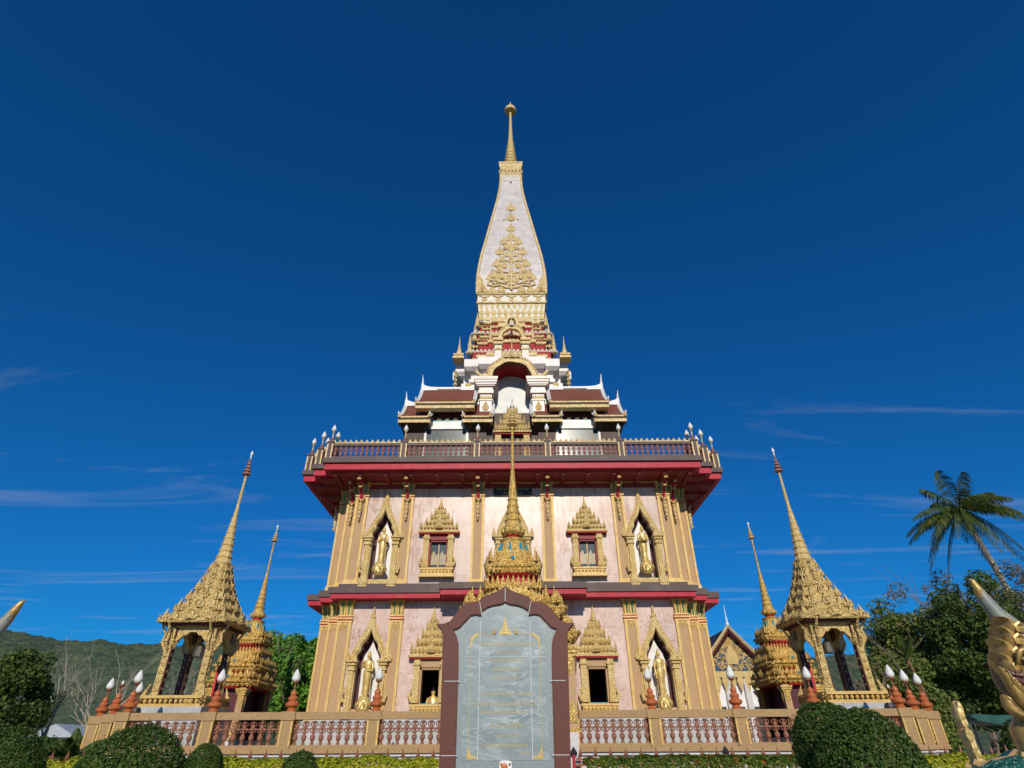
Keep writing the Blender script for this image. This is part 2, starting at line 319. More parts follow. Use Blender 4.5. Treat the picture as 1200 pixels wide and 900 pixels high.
def hill(name, x0, x1, y0, y1, prof, nx, ny):
    h = MB(); vs = []; fs = []
    for j in range(ny + 1):
        for i in range(nx + 1):
            x = x0 + (x1 - x0) * i / nx; t = j / ny; y = y0 + (y1 - y0) * t
            k = math.sin(min(t * 1.25, 1) * math.pi / 2)
            z = prof(x * 600 / y) * k * y / 600
            z += (noise.fractal(Vector((x * .03, y * .03, 3)), 1, 2, 4) * 4 * k + (abs(noise.noise(Vector((x * .22, y * .12, 0)))) * 3.2 + abs(noise.noise(Vector((x * .5, y * .2, 7)))) * 2.2) * k) - 1
            vs.append((x, y, z))
    for j in range(ny):
        for i in range(nx):
            a = j * (nx + 1) + i; fs.append((a, a + 1, a + nx + 2, a + nx + 1))
    h.add(vs, fs); o = h.build(name, 'hill', None, True); o['kind'] = 'structure'
def ip(tab, x):
    if x <= tab[0][0]: return tab[0][1]
    for (a, b), (c, d) in zip(tab, tab[1:]):
        if x <= c: return b + (d - b) * (x - a) / (c - a)
    return tab[-1][1]
HP = [(-700, 118), (-503, 99), (-450, 90), (-400, 87), (-340, 84), (-240, 86), (-200, 86), (-120, 78), (0, 60), (200, 66), (320, 72), (600, 60)]
hill('hills', -780, 760, 250, 640, lambda x: ip(HP, x), 620, 90)

# ------------------------------------------------------------ the great pagoda
PAG = thing('pagoda', (CX, CY, TZ), 'tall pink and gold temple tower with white bottle-shaped spire, behind the stone tablet', 'temple tower')
YF = CY - 9.0                  # plane of the front wall
def wall_grid(m, x0, x1, y0, y1, z0, z1, holes):
    xs = sorted({x0, x1} | {v for h in holes for v in h[:2]}); zs = sorted({z0, z1} | {v for h in holes for v in h[2:]})
    for zi in range(len(zs) - 1):
        run = None
        for xi in range(len(xs) - 1):
            cx, cz = (xs[xi] + xs[xi + 1]) / 2, (zs[zi] + zs[zi + 1]) / 2
            solid = not any(h[0] < cx < h[1] and h[2] < cz < h[3] for h in holes)
            if solid: run = [run[0] if run else xs[xi], xs[xi + 1]]
            if (not solid or xi == len(xs) - 2) and run:
                m.box(run[0], run[1], y0, y1, zs[zi], zs[zi + 1]); run = None
def niche_holes(cx, z0, hs, H):
    r = []
    for a, b, w in ((0, .4, .53), (.4, .65, .37), (.65, .85, .2), (.85, .97, .09)): r.append((cx - w, cx + w, z0 + hs + H * a if a else z0, z0 + hs + H * b))
    return r
NX = 6.3; WX = 3.58
LOW = dict(z0=2.95, hs=1.85, H=1.14); UP = dict(z0=8.22, hs=1.98, H=1.27)
for lvl, (z0, z1, m_, nz_, win) in enumerate(((2.55, 7.5, 'pink_low', LOW, (3.12, 4.47)), (7.6, 13.4, 'pink_up', UP, (8.7, 10.02)))):
    w = MB()
    holes = [h for s in (-1, 1) for h in niche_holes(s * NX, nz_['z0'], nz_['hs'], nz_['H'])]
    holes += [(s * WX - .43, s * WX + .43, win[0], win[1]) for s in (-1, 1)]
    if lvl: holes += niche_holes(0, nz_['z0'], nz_['hs'], nz_['H'])
    wall_grid(w, -7.9, 7.9, YF, YF + .5, z0, z1, holes)
    for sx in (-1, 1): w.box(sx * 8.5, sx * 9, CY - 7.9, CY + 7.9, z0, z1) if sx > 0 else w.box(-9, -8.5, CY - 7.9, CY + 7.9, z0, z1)
    w.box(-7.9, 7.9, CY + 8.5, CY + 9, z0, z1)
    w.build('wall', m_, PAG)
    c = MB()
    for sx in (-1, 1):
        for sy in (-1, 1):
            xa, xb = sorted((sx * 7.3, sx * 8.45)); ya, yb = sorted((CY + sy * 7.3, CY + sy * 8.45)); c.box(xa, xb, ya, yb, z0, z1)
    c.build('corner_pier', 'stucco', PAG)
b = MB(); b.poly(off(redent(9.6, 8.4, 9.05)), TZ - .05, 2.3); b.poly(off(redent(9.3, 8.2, 8.75)), 2.3, 2.56); b.build('plinth', 'grey_marble', PAG)

def pilaster(x0, x1, y, z0, z1, cap):
    p = MB(); p.box(x0, x1, y - .09, y + .05, z0, z1); pil = p.build('pilaster', 'stucco', PAG)
    w = x1 - x0; e = w * .17; bo = MB()
    for a, c in ((x0 - .012, x0 + e), (x1 - e, x1 + .012)): bo.box(a, c, y - .15, y + .04, z0 + .02, z1 - (.95 if cap else .0))
    bo.box(x0 - .06, x1 + .06, y - .2, y + .04, z0 - .03, z0 + .12); bo.box(x0 - .03, x1 + .03, y - .175, y + .04, z0 + .12, z0 + .2)
    if cap:
        zt = z1 - .95
        for k in range(3): bo.leaf((x0 + w * (.2 + .3 * k), y - .11, zt), w * .3, -.28, -90, 0, .2)
    bo.build('border', 'gold_flat', pil)
    c = MB(); cm = (x0 + x1) / 2
    if cap:
        zt = z1 - .95
        def ring(a, za, zb, k): c.k = k; c.box(x0 - a, x1 + a, y - .13 - a, y + .04, za, zb)
        ring(.03, zt, zt + .07, 0); ring(.0, zt + .07, zt + .13, 2); ring(.045, zt + .13, zt + .2, 0); ring(.01, zt + .2, zt + .25, 2); ring(.03, zt + .25, zt + .31, 0)
        h0, h1 = zt + .31, z1
        c.k = 0
        c.loft([[(cm + sx * hw, yy, z) for sx, yy in ((-1, y + .04), (1, y + .04), (1, y - .12 - d), (-1, y - .12 - d))] for hw, d, z in ((w * .46, 0, h0), (w * .5, .02, h0 + .3), (w * .62, .14, h1 - .06), (w * .66, .17, h1))][::1])
        n = 4
        for k in range(n + 1):
            x = x0 + w * (.08 + .84 * k / n); c.k = 1 if k % 2 else 0
            c.tube([(x, y - .14, h0 + .04), (x, y - .17, h0 + .32), (cm + (x - cm) * 1.25, y - .29, h1 - .08)], [.032, .04, .03], 5)
    c2 = c.build('capital', ['gold_flat', 'green', 'crimson'], pil) if cap else None
    return pil
PILX = [(7.27, 7.88), (4.98, 5.56), (1.43, 2.02)]
for z0, z1 in ((2.57, 7.28), (7.98, 13.1)):
    for (a, b_) in PILX:
        P0 = pilaster(a, b_, YF, z0, z1, True)
        dup(P0, shift=(-(a + b_), 0, 0))
    for (a, b_, y) in ((7.9, 8.44, CY - 8.45), (8.45, 8.98, CY - 7.9)):
        P0 = pilaster(a, b_, y, z0, z1, True)
        dup(P0, shift=(-(a + b_), 0, 0))

# niches
def arch_lines(cx, z0, hs, H):
    i = [(.50, None), (.50, 0), (.53, .1), (.51, .2), (.42, .30), (.38, .34), (.38, .46), (.30, .60), (.19, .68), (.11, .80), (0, 1.06)]
    o = [(.62, None), (.78, -.06), (.80, .1), (.74, .28), (.64, .46), (.53, .62), (.42, .78), (.31, .94), (.2, 1.12), (.11, 1.36), (0, 1.74)]
    f = lambda L, s: [(cx + s * x, z0 if z is None else z0 + hs + z * H) for x, z in L]
    return f(i, -1) + f(i[:-1], 1)[::-1], f(o, -1) + f(o[:-1], 1)[::-1]
def niche(cx, z0, hs, H):
    inn, outl = arch_lines(cx, z0, hs, H)
    a = MB(); a.plate(inn, outl, YF - .2, YF + .01)
    inn2 = [(cx + (x - cx) * 1.12, z0 + (z - z0) * 1.012) for x, z in inn]
    out2 = [(cx + (x - cx) * .86, z0 + (z - z0) * .975) for x, z in outl]
    a.plate(inn2[1:-1], out2[1:-1], YF - .26, YF - .2)
    zs = z0 + hs
    for s in (-1, 1):
        x = cx + s * .67
        a.box(x - .12, x + .12, YF - .3, YF - .01, z0 - .02, zs - .42)
        for dz, d in ((-.42, .06), (-.34, .02), (-.22, .07), (-.1, .12)): a.box(x - .12 - d, x + .12 + d, YF - .3 - d, YF - .02, zs + dz, zs + dz + .08)
        a.box(x - .12, x + .12, YF - .27, YF - .02, zs - .4, zs)
        a.tube([(x + s * .18, YF - .26, z0 + .25), (x + s * .26, YF - .28, z0 + .5), (x + s * .16, YF - .3, z0 + .8)], [.09, .07, .02], 5)
        a.leaf((x + s * .25, YF - .2, zs - .05), .22, .5, -90, 0, .3)
    n = len(outl)
    for k in range(2, n - 2):
        if k == n // 2: continue
        for q in (.0, .5):
            x, z = [outl[k][t] * (1 - q) + outl[k + (1 if k < n // 2 else -1)][t] * q for t in (0, 1)]
            x = cx + (x - cx) * .92
            a.leaf((x, YF - .2, z - .07), .15, .2, -90, 0, .3)
    a.tube([(cx, YF - .12, z0 + hs + H * 1.6), (cx, YF - .12, z0 + hs + H * 1.8), (cx, YF - .12, z0 + hs + H * 1.98)], [.06, .045, .008], 6)
    a.box(cx - .86, cx - .46, YF - .36, YF - .01, z0 - .38, z0 - .03); a.box(cx + .46, cx + .86, YF - .36, YF - .01, z0 - .38, z0 - .03)
    a.box(cx - .46, cx + .46, YF - .2, YF - .01, z0 - .38, z0 - .03)
    for k in (-1, 1):
        for q in range(4): a.leaf((cx + k * .66 + (q - 1.5) * .1, YF - .37, z0 - .3), .1, .16, -90, 0, .3)
    n_ = a.build('niche', 'gold', PAG)
    l = MB()
    L = len(inn); l.add([(x, YF - .1, z) for x, z in inn] + [(cx + (x - cx) * 1.004, YF + .47, z0 + (z - z0) * 1.002) for x, z in inn], [(i, i + 1, L + i + 1, L + i) for i in range(L - 1)])
    l.build('jamb', 'maroon', n_)
    bk = MB(); bk.k = 1; bk.box(cx - .55, cx + .55, YF + .44, YF + .49, z0 - .02, z0 + hs + H * 1.02); bk.k = 0; bk.loft([[(cx + a, yy, z0 + zz) for a, zz in ((-.38, .0), (.38, .0), (.38, hs), (.3, hs + H * .22), (.16, hs + H * .42), (0, hs + H * .7), (-.16, hs + H * .42), (-.3, hs + H * .22), (-.38, hs))] for yy in (YF + .425, YF + .445)]); bk.box(cx - .5, cx + .5, YF + .02, YF + .44, z0 - .03, z0)
    bk.build('back_panel', ['white', 'maroon'], n_)
    return n_
for d in (LOW, UP):
    n0 = niche(-NX, **d); dup(n0, shift=(2 * NX, 0, 0))
dup(n0, shift=(NX, 0, 0))

# windows with tiered pointed hoods
def hood(m, cx, y, z0, w, H, dep=.34, n=4, spike=.34):
    """stack of leaf-edged storeys narrowing to a ringed spike"""
    zt = H * (1 - spike)
    m.box(cx - w, cx + w, y - dep, y, z0, z0 + .09); m.box(cx - w * .93, cx + w * .93, y - dep * .9, y, z0 + .09, z0 + .2)
    for k in range(n):
        t = k / n; t2 = (k + 1) / n
        wk = w * (.98 - .98 * t ** .85) * .82 + w * .14; wn_ = w * (.98 - .98 * t2 ** .85) * .82 + w * .12
        za = z0 + .2 + (zt - .2) * t; zb = z0 + .2 + (zt - .2) * t2; d = dep * (1 - .6 * t)
        m.loft([[(cx + sx * a, yy, z) for sx, yy in ((-1, y), (1, y), (1, y - q), (-1, y - q))] for a, q, z in ((wk * .8, d * .7, za), (wk * .72, d * .66, za + (zb - za) * .7), (wn_ * 1.0, d * .85, zb))][::-1])
        c = max(3, int(round(wk * 2 / .17)))
        for i in range(c):
            x = cx - wk + 2 * wk * (i + .5) / c; m.leaf((x, y - d, za - .02), 2 * wk / c * .95, (zb - za) * (.85 if i not in (0, c - 1) else 1.25), -90, 12, .5)
        m.leaf((cx, y - d - .05, za - .03), wk * .5, (zb - za) * 1.3, -90, 8, .35)
    za = z0 + zt; hs = H * spike; pr = []
    for k in range(5):
        r = w * .15 * (1 - k / 5.4); z = za + hs * .62 * k / 5; pr += [(r, z), (r * 1.05, z + hs * .05), (r * .72, z + hs * .1)]
    m.lathe(pr + [(w * .03, za + hs * .68), (.008, za + hs)], cx, y - dep * .3, 8)
def window(cx, z0, z1, hw, hz, hH, upper):
    g2 = .43; cols = []
    for s in (-1, 1):
        f = MB(); cols.append(f); x = cx + s * (g2 + .15)
        f.box(x - .13, x + .13, YF - .24, YF - .005, z0 + .02, hz - .02)
        f.box(x - .17, x + .17, YF - .29, YF - .005, hz - .3, hz - .2); f.box(x - .16, x + .16, YF - .3, YF - .005, z0 + .03, z0 + .2)
        f.tube([(x + s * .15, YF - .2, z0 + .1), (x + s * .24, YF - .22, z0 + .3), (x + s * .13, YF - .24, z0 + .62)], [.1, .07, .02], 5)
    j = MB(); t = .055
    for a, c in ((cx - g2 - .02, cx - g2 + t), (cx + g2 - t, cx + g2 + .02)): j.box(a, c, YF - .06, YF + .36, z0, z1)
    j.box(cx - g2 - .02, cx + g2 + .02, YF - .06, YF + .36, z1 - t, z1 + .03)
    j.k = 1; j.box(cx - g2, cx + g2, YF - .05, YF + .36, z0 - .005, z0 + .03)
    j.k = 0; j.box(cx - g2 - .05, cx + g2 + .05, YF - .12, YF - .004, z1 + .03, hz - .03)
    fr = j.build('window', ['soffit_red' if upper else 'stucco', 'teal'], PAG)
    for f in cols: f.build('side_column', 'gold', fr)
    s_ = MB()
    for d, za, zb in ((.56, -.02, -.1), (.5, -.1, -.26), (.54, -.26, -.34), (.6, -.34, -.44)):
        s_.box(cx - d - .22, cx + d + .22, YF - d * .62, YF - .004, z0 + zb, z0 + za)
    for k in range(9): s_.leaf((cx - .66 + .165 * k, YF - .345, z0 - .24), .13, .15, -90, 0, .3)
    s_.build('sill', 'gold_flat', fr)
    h = MB(); h.T = None; hood(h, cx, YF - .005, hz, hw, hH); h.k = 1; h.box(cx - hw * .96, cx + hw * .96, YF - .31, YF - .006, hz - .06, hz - .004)
    h.build('hood', ['gold', 'red'], fr)
    if upper:
        p = MB(); p.box(cx - .375, cx - .02, YF + .14, YF + .17, z0 + .03, z1 - .055); p.box(cx + .02, cx + .375, YF + .14, YF + .17, z0 + .03, z1 - .055)
        p.build('pane', 'glass', fr)
        q = MB(); q.box(cx - .02, cx + .02, YF + .11, YF + .19, z0 + .03, z1 - .055)
        for s in (-1, 1):
            q.k = 1; q.add([(cx + s * .2 + a, YF + .132, z0 + b_) for a, b_ in ((-.16, .22), (.16, .22), (.17, .75), (.06, .68), (-.02, .9), (-.15, .72))], [(0, 1, 2, 3, 4, 5)]); q.k = 0
        q.build('shutter', ['gold_flat', 'amber'], fr)
    return fr
w0 = window(-WX, 3.12, 4.47, .98, 4.88, 2.25, False); dup(w0, shift=(2 * WX, 0, 0))
w1 = window(-WX, 8.7, 10.02, 1.0, 10.36, 1.92, True); dup(w1, shift=(2 * WX, 0, 0))
for wv in (w0, w1):
    for sd in (90, -90):                                # the side walls carry the same windows
        c = dup(wv, rotz=sd)
        c.location = (0, 0, 0)
# ledge between the storeys
l = MB(); P1 = redent(9.75, 8.3, 9.0)
def bumped(E, a, b, be, bw, s=0): return off(redent(E - s, a - s, b - s))
l.poly(bumped(9.75, 8.3, 9.0, 0, 0), 7.47, 7.74); l.poly([(-3.28, CY - 10.44), (3.28, CY - 10.44), (3.28, CY - 9.0), (-3.28, CY - 9.0)], 7.475, 7.755)
l.poly(off(redent(9.3, 8.05, 8.7)), 7.74, 7.97)
l.k = 1; l.poly(bumped(9.75, 8.3, 9.0, 0, 0, .07), 7.25, 7.468); l.poly([(-3.2, CY - 10.36), (3.2, CY - 10.36), (3.2, CY - 9.0), (-3.2, CY - 9.0)], 7.245, 7.473)
l.k = 0
l.build('ledge', ['dark_granite', 'crimson'], PAG)
# balcony slab, soffit, brackets
s_ = MB(); s_.poly(off(redent(10.8, 9.35, 10.08)), 13.41, 13.66); s_.k = 1
s_.poly(off(redent(10.68, 9.23, 9.96)), 13.08, 13.408); s_.k = 2
s_.poly(off(redent(10.4, 9.0, 9.7)), 12.99, 13.2)
for k in range(15): s_.box(-8.75 + 1.25 * k - .09, -8.75 + 1.25 * k + .09, CY - 10.35, CY - 9.0, 12.9, 12.995)
for s in (-1, 1):
    for k in range(15):
        xa, xb = sorted((s * 9.0, s * 10.35)); s_.box(xa, xb, CY - 8.75 + 1.25 * k - .09, CY - 8.75 + 1.25 * k + .09, 12.9, 12.995)
s_.k = 3; s_.box(-7.89, 7.89, YF - .1, YF + .02, 12.72, 12.99)
s_.k = 4; s_.box(-7.9, 7.9, YF - .16, YF - .05, 12.93, 12.988)
s_.build('balcony_slab', ['dark_granite', 'crimson', 'soffit_red', 'soffit_red', 'gold_flat'], PAG)
bk = MB(); x = 7.575
bk.tube([(x, YF - .24, 11.0), (x, YF - .27, 11.6), (x, YF - .22, 12.0)], [.03, .09, .06], 6)
bk.k = 1; bk.tube([(x, YF - .25, 12.0), (x, YF - .42, 12.35), (x, YF - .9, 12.72), (x, YF - 1.25, 12.99)], [.075, .065, .06, .08], 6)
bk.k = 0
for z in (11.15, 11.35, 11.55, 11.8, 12.0, 12.15): bk.ball((x, YF - .3, z), .075, 6, 4)
for s in (-1, 1): bk.tube([(x, YF - .28, 12.0), (x + s * .14, YF - .3, 12.14), (x + s * .1, YF - .36, 12.3)], [.05, .045, .012], 5)
bk.leaf((x, YF - 1.2, 12.75), .2, .25); bk.leaf((x, YF - .8, 12.5), .18, .25)
b0 = bk.build('bracket', ['gold', 'crimson'], PAG)
for xx in (5.27, 1.725, -1.725, -5.27, -7.575, 8.17, -8.17): dup(b0, shift=(xx - x, 0 if abs(xx) < 8 else .55, 0))
for s in (-1, 1):
    for k in range(-3, 4): dup(b0, rotz=90 * s, shift=None).location = (0, k * 2.5 - (7.575 if s > 0 else -7.575), 0)
# dark name board under the eaves
nb = MB(); zc = 12.55; y = YF - .07
nb.poly if False else None
nb.add([(px_, yy, pz) for yy in (y, YF - .005) for px_, pz in ((-1.0, zc), (-.92, zc + .27), (.92, zc + .27), (1.0, zc), (.92, zc - .27), (-.92, zc - .27))],
       [(0, 1, 2, 3, 4, 5), (11, 10, 9, 8, 7, 6)] + [(i, (i + 6), (i + 1) % 6 + 6, (i + 1) % 6) for i in range(6)])
nbo = nb.build('name_board', 'dark', PAG)
def text_mesh(mb, body, x0, x1, zc, y, h=None, th=.004, extra=1.0):
    cu = bpy.data.curves.new('t', 'FONT'); cu.body = body; cu.align_x = 'LEFT'; cu.resolution_u = 2
    o = bpy.data.objects.new('t', cu); COL.objects.link(o); bpy.context.view_layer.update()
    me = o.evaluated_get(bpy.context.evaluated_depsgraph_get()).to_mesh()
    vs = [v.co.copy() for v in me.vertices]; fs = [tuple(p.vertices) for p in me.polygons]
    o.to_mesh_clear() if False else None
    if vs:
        ax = min(v.x for v in vs); bx = max(v.x for v in vs); az = min(v.y for v in vs); bz = max(v.y for v in vs)
        k = (x1 - x0) / (bx - ax); kz = (h / (bz - az)) if h else k * extra
        mb.add([(x0 + (v.x - ax) * k, y, zc + (v.y - (az + bz) / 2) * kz) for v in vs], fs)
    bpy.data.objects.remove(o); bpy.data.curves.remove(cu)
tb = MB(); text_mesh(tb, 'พระมหาธาตุเจดีย์', -.82, .82, zc + .1, y - .006, .2); text_mesh(tb, 'วัดฉลอง', -.5, .5, zc - .12, y - .006, .17)
tb.build('lettering', 'letter', nbo)

# ---- upper shrine on the balcony
R0 = 13.66
sh = MB(); sh.box(-5.6, 5.6, 30.4, 42.2, R0, 18.9); sh.build('shrine_body', 'dark_wood', PAG)
for s in (-1, 1):
    xa, xb = sorted((s * 2.7, s * 5.2))
    q = MB(); q.box(xa, xb, 30.2, 30.42, 17.72, 18.2); q.k = 1; q.box(xa - .1, xb + .1, 30.3, 30.41, R0, 17.7)
    q.k = 2; q.box(xa, xb, 30.25, 30.42, 18.2, 18.32)
    for k in range(5): q.k = 3; q.box(xa + (xb - xa) * (k + .5) / 5 - .12, xa + (xb - xa) * (k + .5) / 5 + .12, 30.22, 30.42, 18.33, 18.48)
    q.k = 4; q.box(xa - .1, xb + .1, 30.3, 30.42, 18.5, 18.9)
    for k in (0, 3): q.k = 5; q.box(xa + (xb - xa) * k / 3 - .07, xa + (xb - xa) * k / 3 + .07, 30.2, 30.36, R0, 17.7)
    q.build('shrine_front', ['white', 'glass', 'teal', 'gold', 'maroon', 'white_marble'], PAG)
    c = MB()
    for k in range(4):
        x = xa + (xb - xa) * (k / 3)
# Thai roofs with curved tile slopes
def thai_roof(x0, x1, yr, zr, ye, ze, hook_l, hook_r, small=False):
    prof = [(0, 0), (.18, .27), (.4, .53), (.66, .76), (1, 1)]
    rings = lambda x, up=0: [(x, yr + (ye - yr) * a, zr + (ze - zr) * b_ + up) for a, b_ in prof]
    r = MB(); n = len(prof)
    for sgn in (1, -1):
        A = [(x0, yr + sgn * (p[1] - yr), p[2]) for p in rings(x0)]; B = [(x1, yr + sgn * (p[1] - yr), p[2]) for p in rings(x0)]
        r.add(A + B + [(x, y, z - .12) for x, y, z in A + B], [(i, i + 1, n + i + 1, n + i) for i in range(n - 1)] + [(2 * n + i + 1, 2 * n + i, 3 * n + i, 3 * n + i + 1) for i in range(n - 1)] + [(n - 1, 2 * n - 1, 4 * n - 1, 3 * n - 1)])
    ro = r.build('roof', 'roof_tile', PAG)
    v = MB(); h = .75 if not small else .62
    for x, hk in ((x0, hook_l), (x1, hook_r)):
        for sgn in (1, -1):
            P = [(x, yr + sgn * (p[1] - yr), p[2] + .06) for p in rings(x)]
            v.tube(P, .115, 4)
            if sgn == 1: v.tube([P[-1], (x, P[-1][1] - .16, P[-1][2] + .05), (x, P[-1][1] - .2, P[-1][2] + .22)], [.08, .05, .015], 5)
        s = -1 if x == x0 else 1
        if hk:
            v.tube([(x, yr, zr - .1), (x, yr, zr + .35), (x, yr, zr + h), (x + s * .05, yr, zr + h + .45)], [.1, .09, .05, .012], 6)
            v.loft([[(xx, yy, zz) for xx, zz in ((x, zr + .5), (x - s * .15, zr + .33), (x - s * .5, zr + .2), (x - s * 1.0, zr + .1), (x - s * 1.0, zr - .05), (x, zr - .05))] for yy in (yr - .1, yr + .1)])
    L = x1 - x0; P = [(x0 + L * t, yr, zr + .1 + (.16 * (2 * t - 1) ** 4)) for t in [k / 8 for k in range(9)]]; v.tube(P, .13, 6)
    v.build('verge', 'white', ro)
    for sgn in (1, -1):
        e = MB()
        for k, (dz, dy, hh, mi) in enumerate(((-.12, .1, .1, 0), (-.19, .04, .07, 1), (-.4, .0, .21, 0))):
            e.k = mi; ya, yb = sorted((yr + sgn * (ye - yr - dy), yr + sgn * (ye - yr + .5))); e.box(x0 - .03, x1 + .03, ya, yb, ze + dz, ze + dz + hh)
        e.build('eave', ['pale_gold', 'dark_wood'], ro)
    for x in (x0 + .15, x1 - .15):
        gb = MB()
        P = rings(x); full = [(p[1], p[2] - .14) for p in P][::-1] + [(2 * yr - p[1], p[2] - .14) for p in P[1:]]
        gb.add([(x - .05, y, z) for y, z in full] + [(x + .05, y, z) for y, z in full], [tuple(range(len(full) - 1, -1, -1)), tuple(range(len(full), 2 * len(full)))])
        gb.build('gable', 'gold', ro)
    return ro
for s in (-1, 1):
    f = lambda a, b_: tuple(sorted((s * a, s * b_)))
    xa, xb = f(2.3, 5.8); thai_roof(xa, xb, 31.05, 21.0, 29.45, 19.15, True, True)
    xa, xb = f(4.9, 6.75); thai_roof(xa, xb, 31.05, 19.85, 29.5, 18.2, s < 0, s > 0, True)
    xa, xb = f(1.2, 2.95); thai_roof(xa, xb, 31.05, 19.85, 29.5, 18.2, False, False, True)
    for a, b_ in ((4.95, 6.7), (1.25, 2.9)):
        so_ = MB(); xa, xb = f(a, b_)
        so_.loft([[(xa + i, yy, z), (xb - i, yy, z), (xb - i, 32.5, z), (xa + i, 32.5, z)] for i, yy, z in ((0.02, 29.55, 17.77), (.3, 30.2, 17.5), (.36, 30.3, R0))][::-1])
        so_.build('pavilion_wall', 'dark_wood', PAG)
    st = MB()
    for x in (2.3, 5.8, 4.95, 6.7, 1.3, 2.9): st.leaf((s * x, 29.38, 18.1 if x not in (2.3, 5.8) else 19.05), .2, .34)
    st.build('eave_finial', 'gold', PAG)
# niche bay in front: columns, arch, back
co = MB()
for s in (-1, 1):
    f = lambda a, b_: tuple(sorted((s * a, s * b_)))
    for (a, b_, d, z0, z1, k) in ((1.28, 2.02, .0, R0, 20.4, 0), (1.16, 2.14, .12, 20.4, 20.62, 1), (1.22, 2.08, .06, 20.62, 20.9, 0), (1.08, 2.22, .2, 20.9, 20.98, 1), (1.0, 2.3, .26, 20.98, 21.12, 0), (.95, 2.36, .32, 21.12, 21.3, 1), (.9, 2.42, .37, 21.3, 21.5, 1), (1.22, 2.08, .05, 19.9, 19.98, 1), (1.22, 2.08, .05, 18.3, 18.4, 1), (1.22, 2.08, .05, 17.3, 17.4, 1)):
        xa, xb = f(a, b_); co.k = k; co.box(xa, xb, 30.55 - d, 32.2, z0, z1)
    for k in range(6): co.k = 2; xa, xb = f(1.3, 2.0); co.leaf((xa + .12 * k + .05, 30.54, 20.0), .13, .34, -90, 0, .3)
    co.k = 2; co.leaf((s * 1.65, 30.53, 19.2), .45, .7, -90, 0, .2)
co.build('column', ['white_marble', 'pink_low', 'gold'], PAG)
def arc_pts(r, rz, n, cusp=0):
    return [((r + cusp * abs(math.sin(t * 7 / 2 * 1.0)) ) * -math.cos(t), (rz + cusp * abs(math.sin(t * 7 / 2))) * math.sin(t)) for t in [math.pi * k / n for k in range(n + 1)]]
ar = MB(); ar.T = Matrix.Translation((0, .5, 0)); n = 28
inn = [(x, 21.5 + z) for x, z in arc_pts(1.22, 1.12, n, .06)]; ou = [(x, 21.5 + z) for x, z in arc_pts(1.62, 1.6, n, .08)]
mid = [(x, 21.5 + z) for x, z in arc_pts(1.4, 1.34, n, .06)]
ar.plate(inn, mid, 29.72, 30.2); ar.plate(mid, ou, 29.82, 30.2)
for k in range(1, n): ar.leaf((ou[k][0] * .97, 29.82, ou[k][1] - .1), .17, .26, -90, 0, .4)
for k in range(6): ar.lathe([(.17 - .025 * k, 23.05 + .15 * k), (.19 - .025 * k, 23.1 + .15 * k), (.13 - .02 * k, 23.18 + .15 * k)], 0, 29.95, 8)
ar.tube([(0, 29.95, 23.9), (0, 29.95, 24.7)], [.05, .01], 6); ar.leaf((0, 29.7, 22.95), .5, .5)
for s in (-1, 1): ar.leaf((s * .4, 29.75, 23.0), .35, .5); ar.tube([(s * 1.55, 29.85, 21.55), (s * 2.0, 29.85, 21.6), (s * 2.3, 29.85, 21.95), (s * 2.2, 29.85, 22.15)], [.14, .16, .12, .02], 6)
aro = ar.build('arch', 'pale_gold', PAG)
va = MB(); va.T = Matrix.Translation((0, .4, 0)); m_ = len(inn)
va.add([(x, 29.9, z) for x, z in inn] + [(x, 32.2, z) for x, z in inn], [(i, i + 1, m_ + i + 1, m_ + i) for i in range(m_ - 1)])
va.add([(x, 29.99, z) for x, z in ou] + [(x, 32.2, z) for x, z in ou], [(i + 1, i, m_ + i, m_ + i + 1) for i in range(m_ - 1)])
va.build('vault', 'red', aro)
bp = MB(); bp.box(-1.3, 1.3, 32.0, 32.1, R0, 21.5); bp.add([(0, 32.0, 21.5)] + [(x, 32.0, z) for x, z in inn], [(0, i + 1, i) for i in range(m_)])
bp.build('niche_back', ['grey_marble', 'red'], aro)
do = MB(); hood(do, 0, 30.5, 17.4, 1.15, 2.6, .5, 4, .3); 
for s in (-1, 1): do.box(s * .85 - .18, s * .85 + .18, 30.15, 30.5, R0, 17.4)
do.box(-1.2, 1.2, 30.5, 30.7, R0, 17.3)
do.k = 1; do.box(-1.1, 1.1, 30.1, 30.49, 17.3, 17.39)
do.build('doorway', ['gold', 'red'], PAG)

# ---- chedi: white block, red and gold storeys, bottle spire
RD = ((1, .55), (.93, .55), (.93, .78), (.78, .78), (.78, .93), (.55, .93), (.55, 1))
bl = MB(); bl.sq([(3.62, 18.5), (3.62, 22.6), (3.8, 22.7), (3.8, 22.95), (3.65, 23.05), (3.65, 23.35), (4.0, 23.5), (4.24, 23.75), (4.24, 24.35), (3.9, 24.4)], CX, CY, RD)
bl.build('chedi_base', 'white_marble', PAG)
for sx in (-1, 1):
    for sy in (-1, 1): bo = MB(); bo.box(sx * 3.0 - .2, sx * 3.0 + .2, CY + sy * 3.62 - .05 if sy < 0 else CY + 3.57, CY + sy * 3.62 + .05, 22.0, 22.55); bo.build('corner_ornament', 'gold', PAG)
for s in (-1, 1):
    bo = MB()
    for k in range(5): bo.leaf((s * (3.94), CY - 3.3 + .05, 22.3 + .34 * k), .3, .34, -90, 0, .4)
    bo.build('corner_ornament', 'gold', PAG)
cp = MB(); x, y = 3.72, CY - 3.72
cp.box(x - .4, x + .4, y - .4, y + .4, 24.36, 24.5); cp.box(x - .3, x + .3, y - .3, y + .3, 24.5, 24.66); cp.box(x - .36, x + .36, y - .36, y + .36, 24.66, 24.76)
cp.lathe([(.22, 24.76), (.25, 24.86), (.19, 25.05), (.15, 25.2), (.11, 25.35), (.13, 25.4), (.08, 25.5), (.085, 25.6), (.05, 25.75), (.01, 26.5)], x, y, 10)
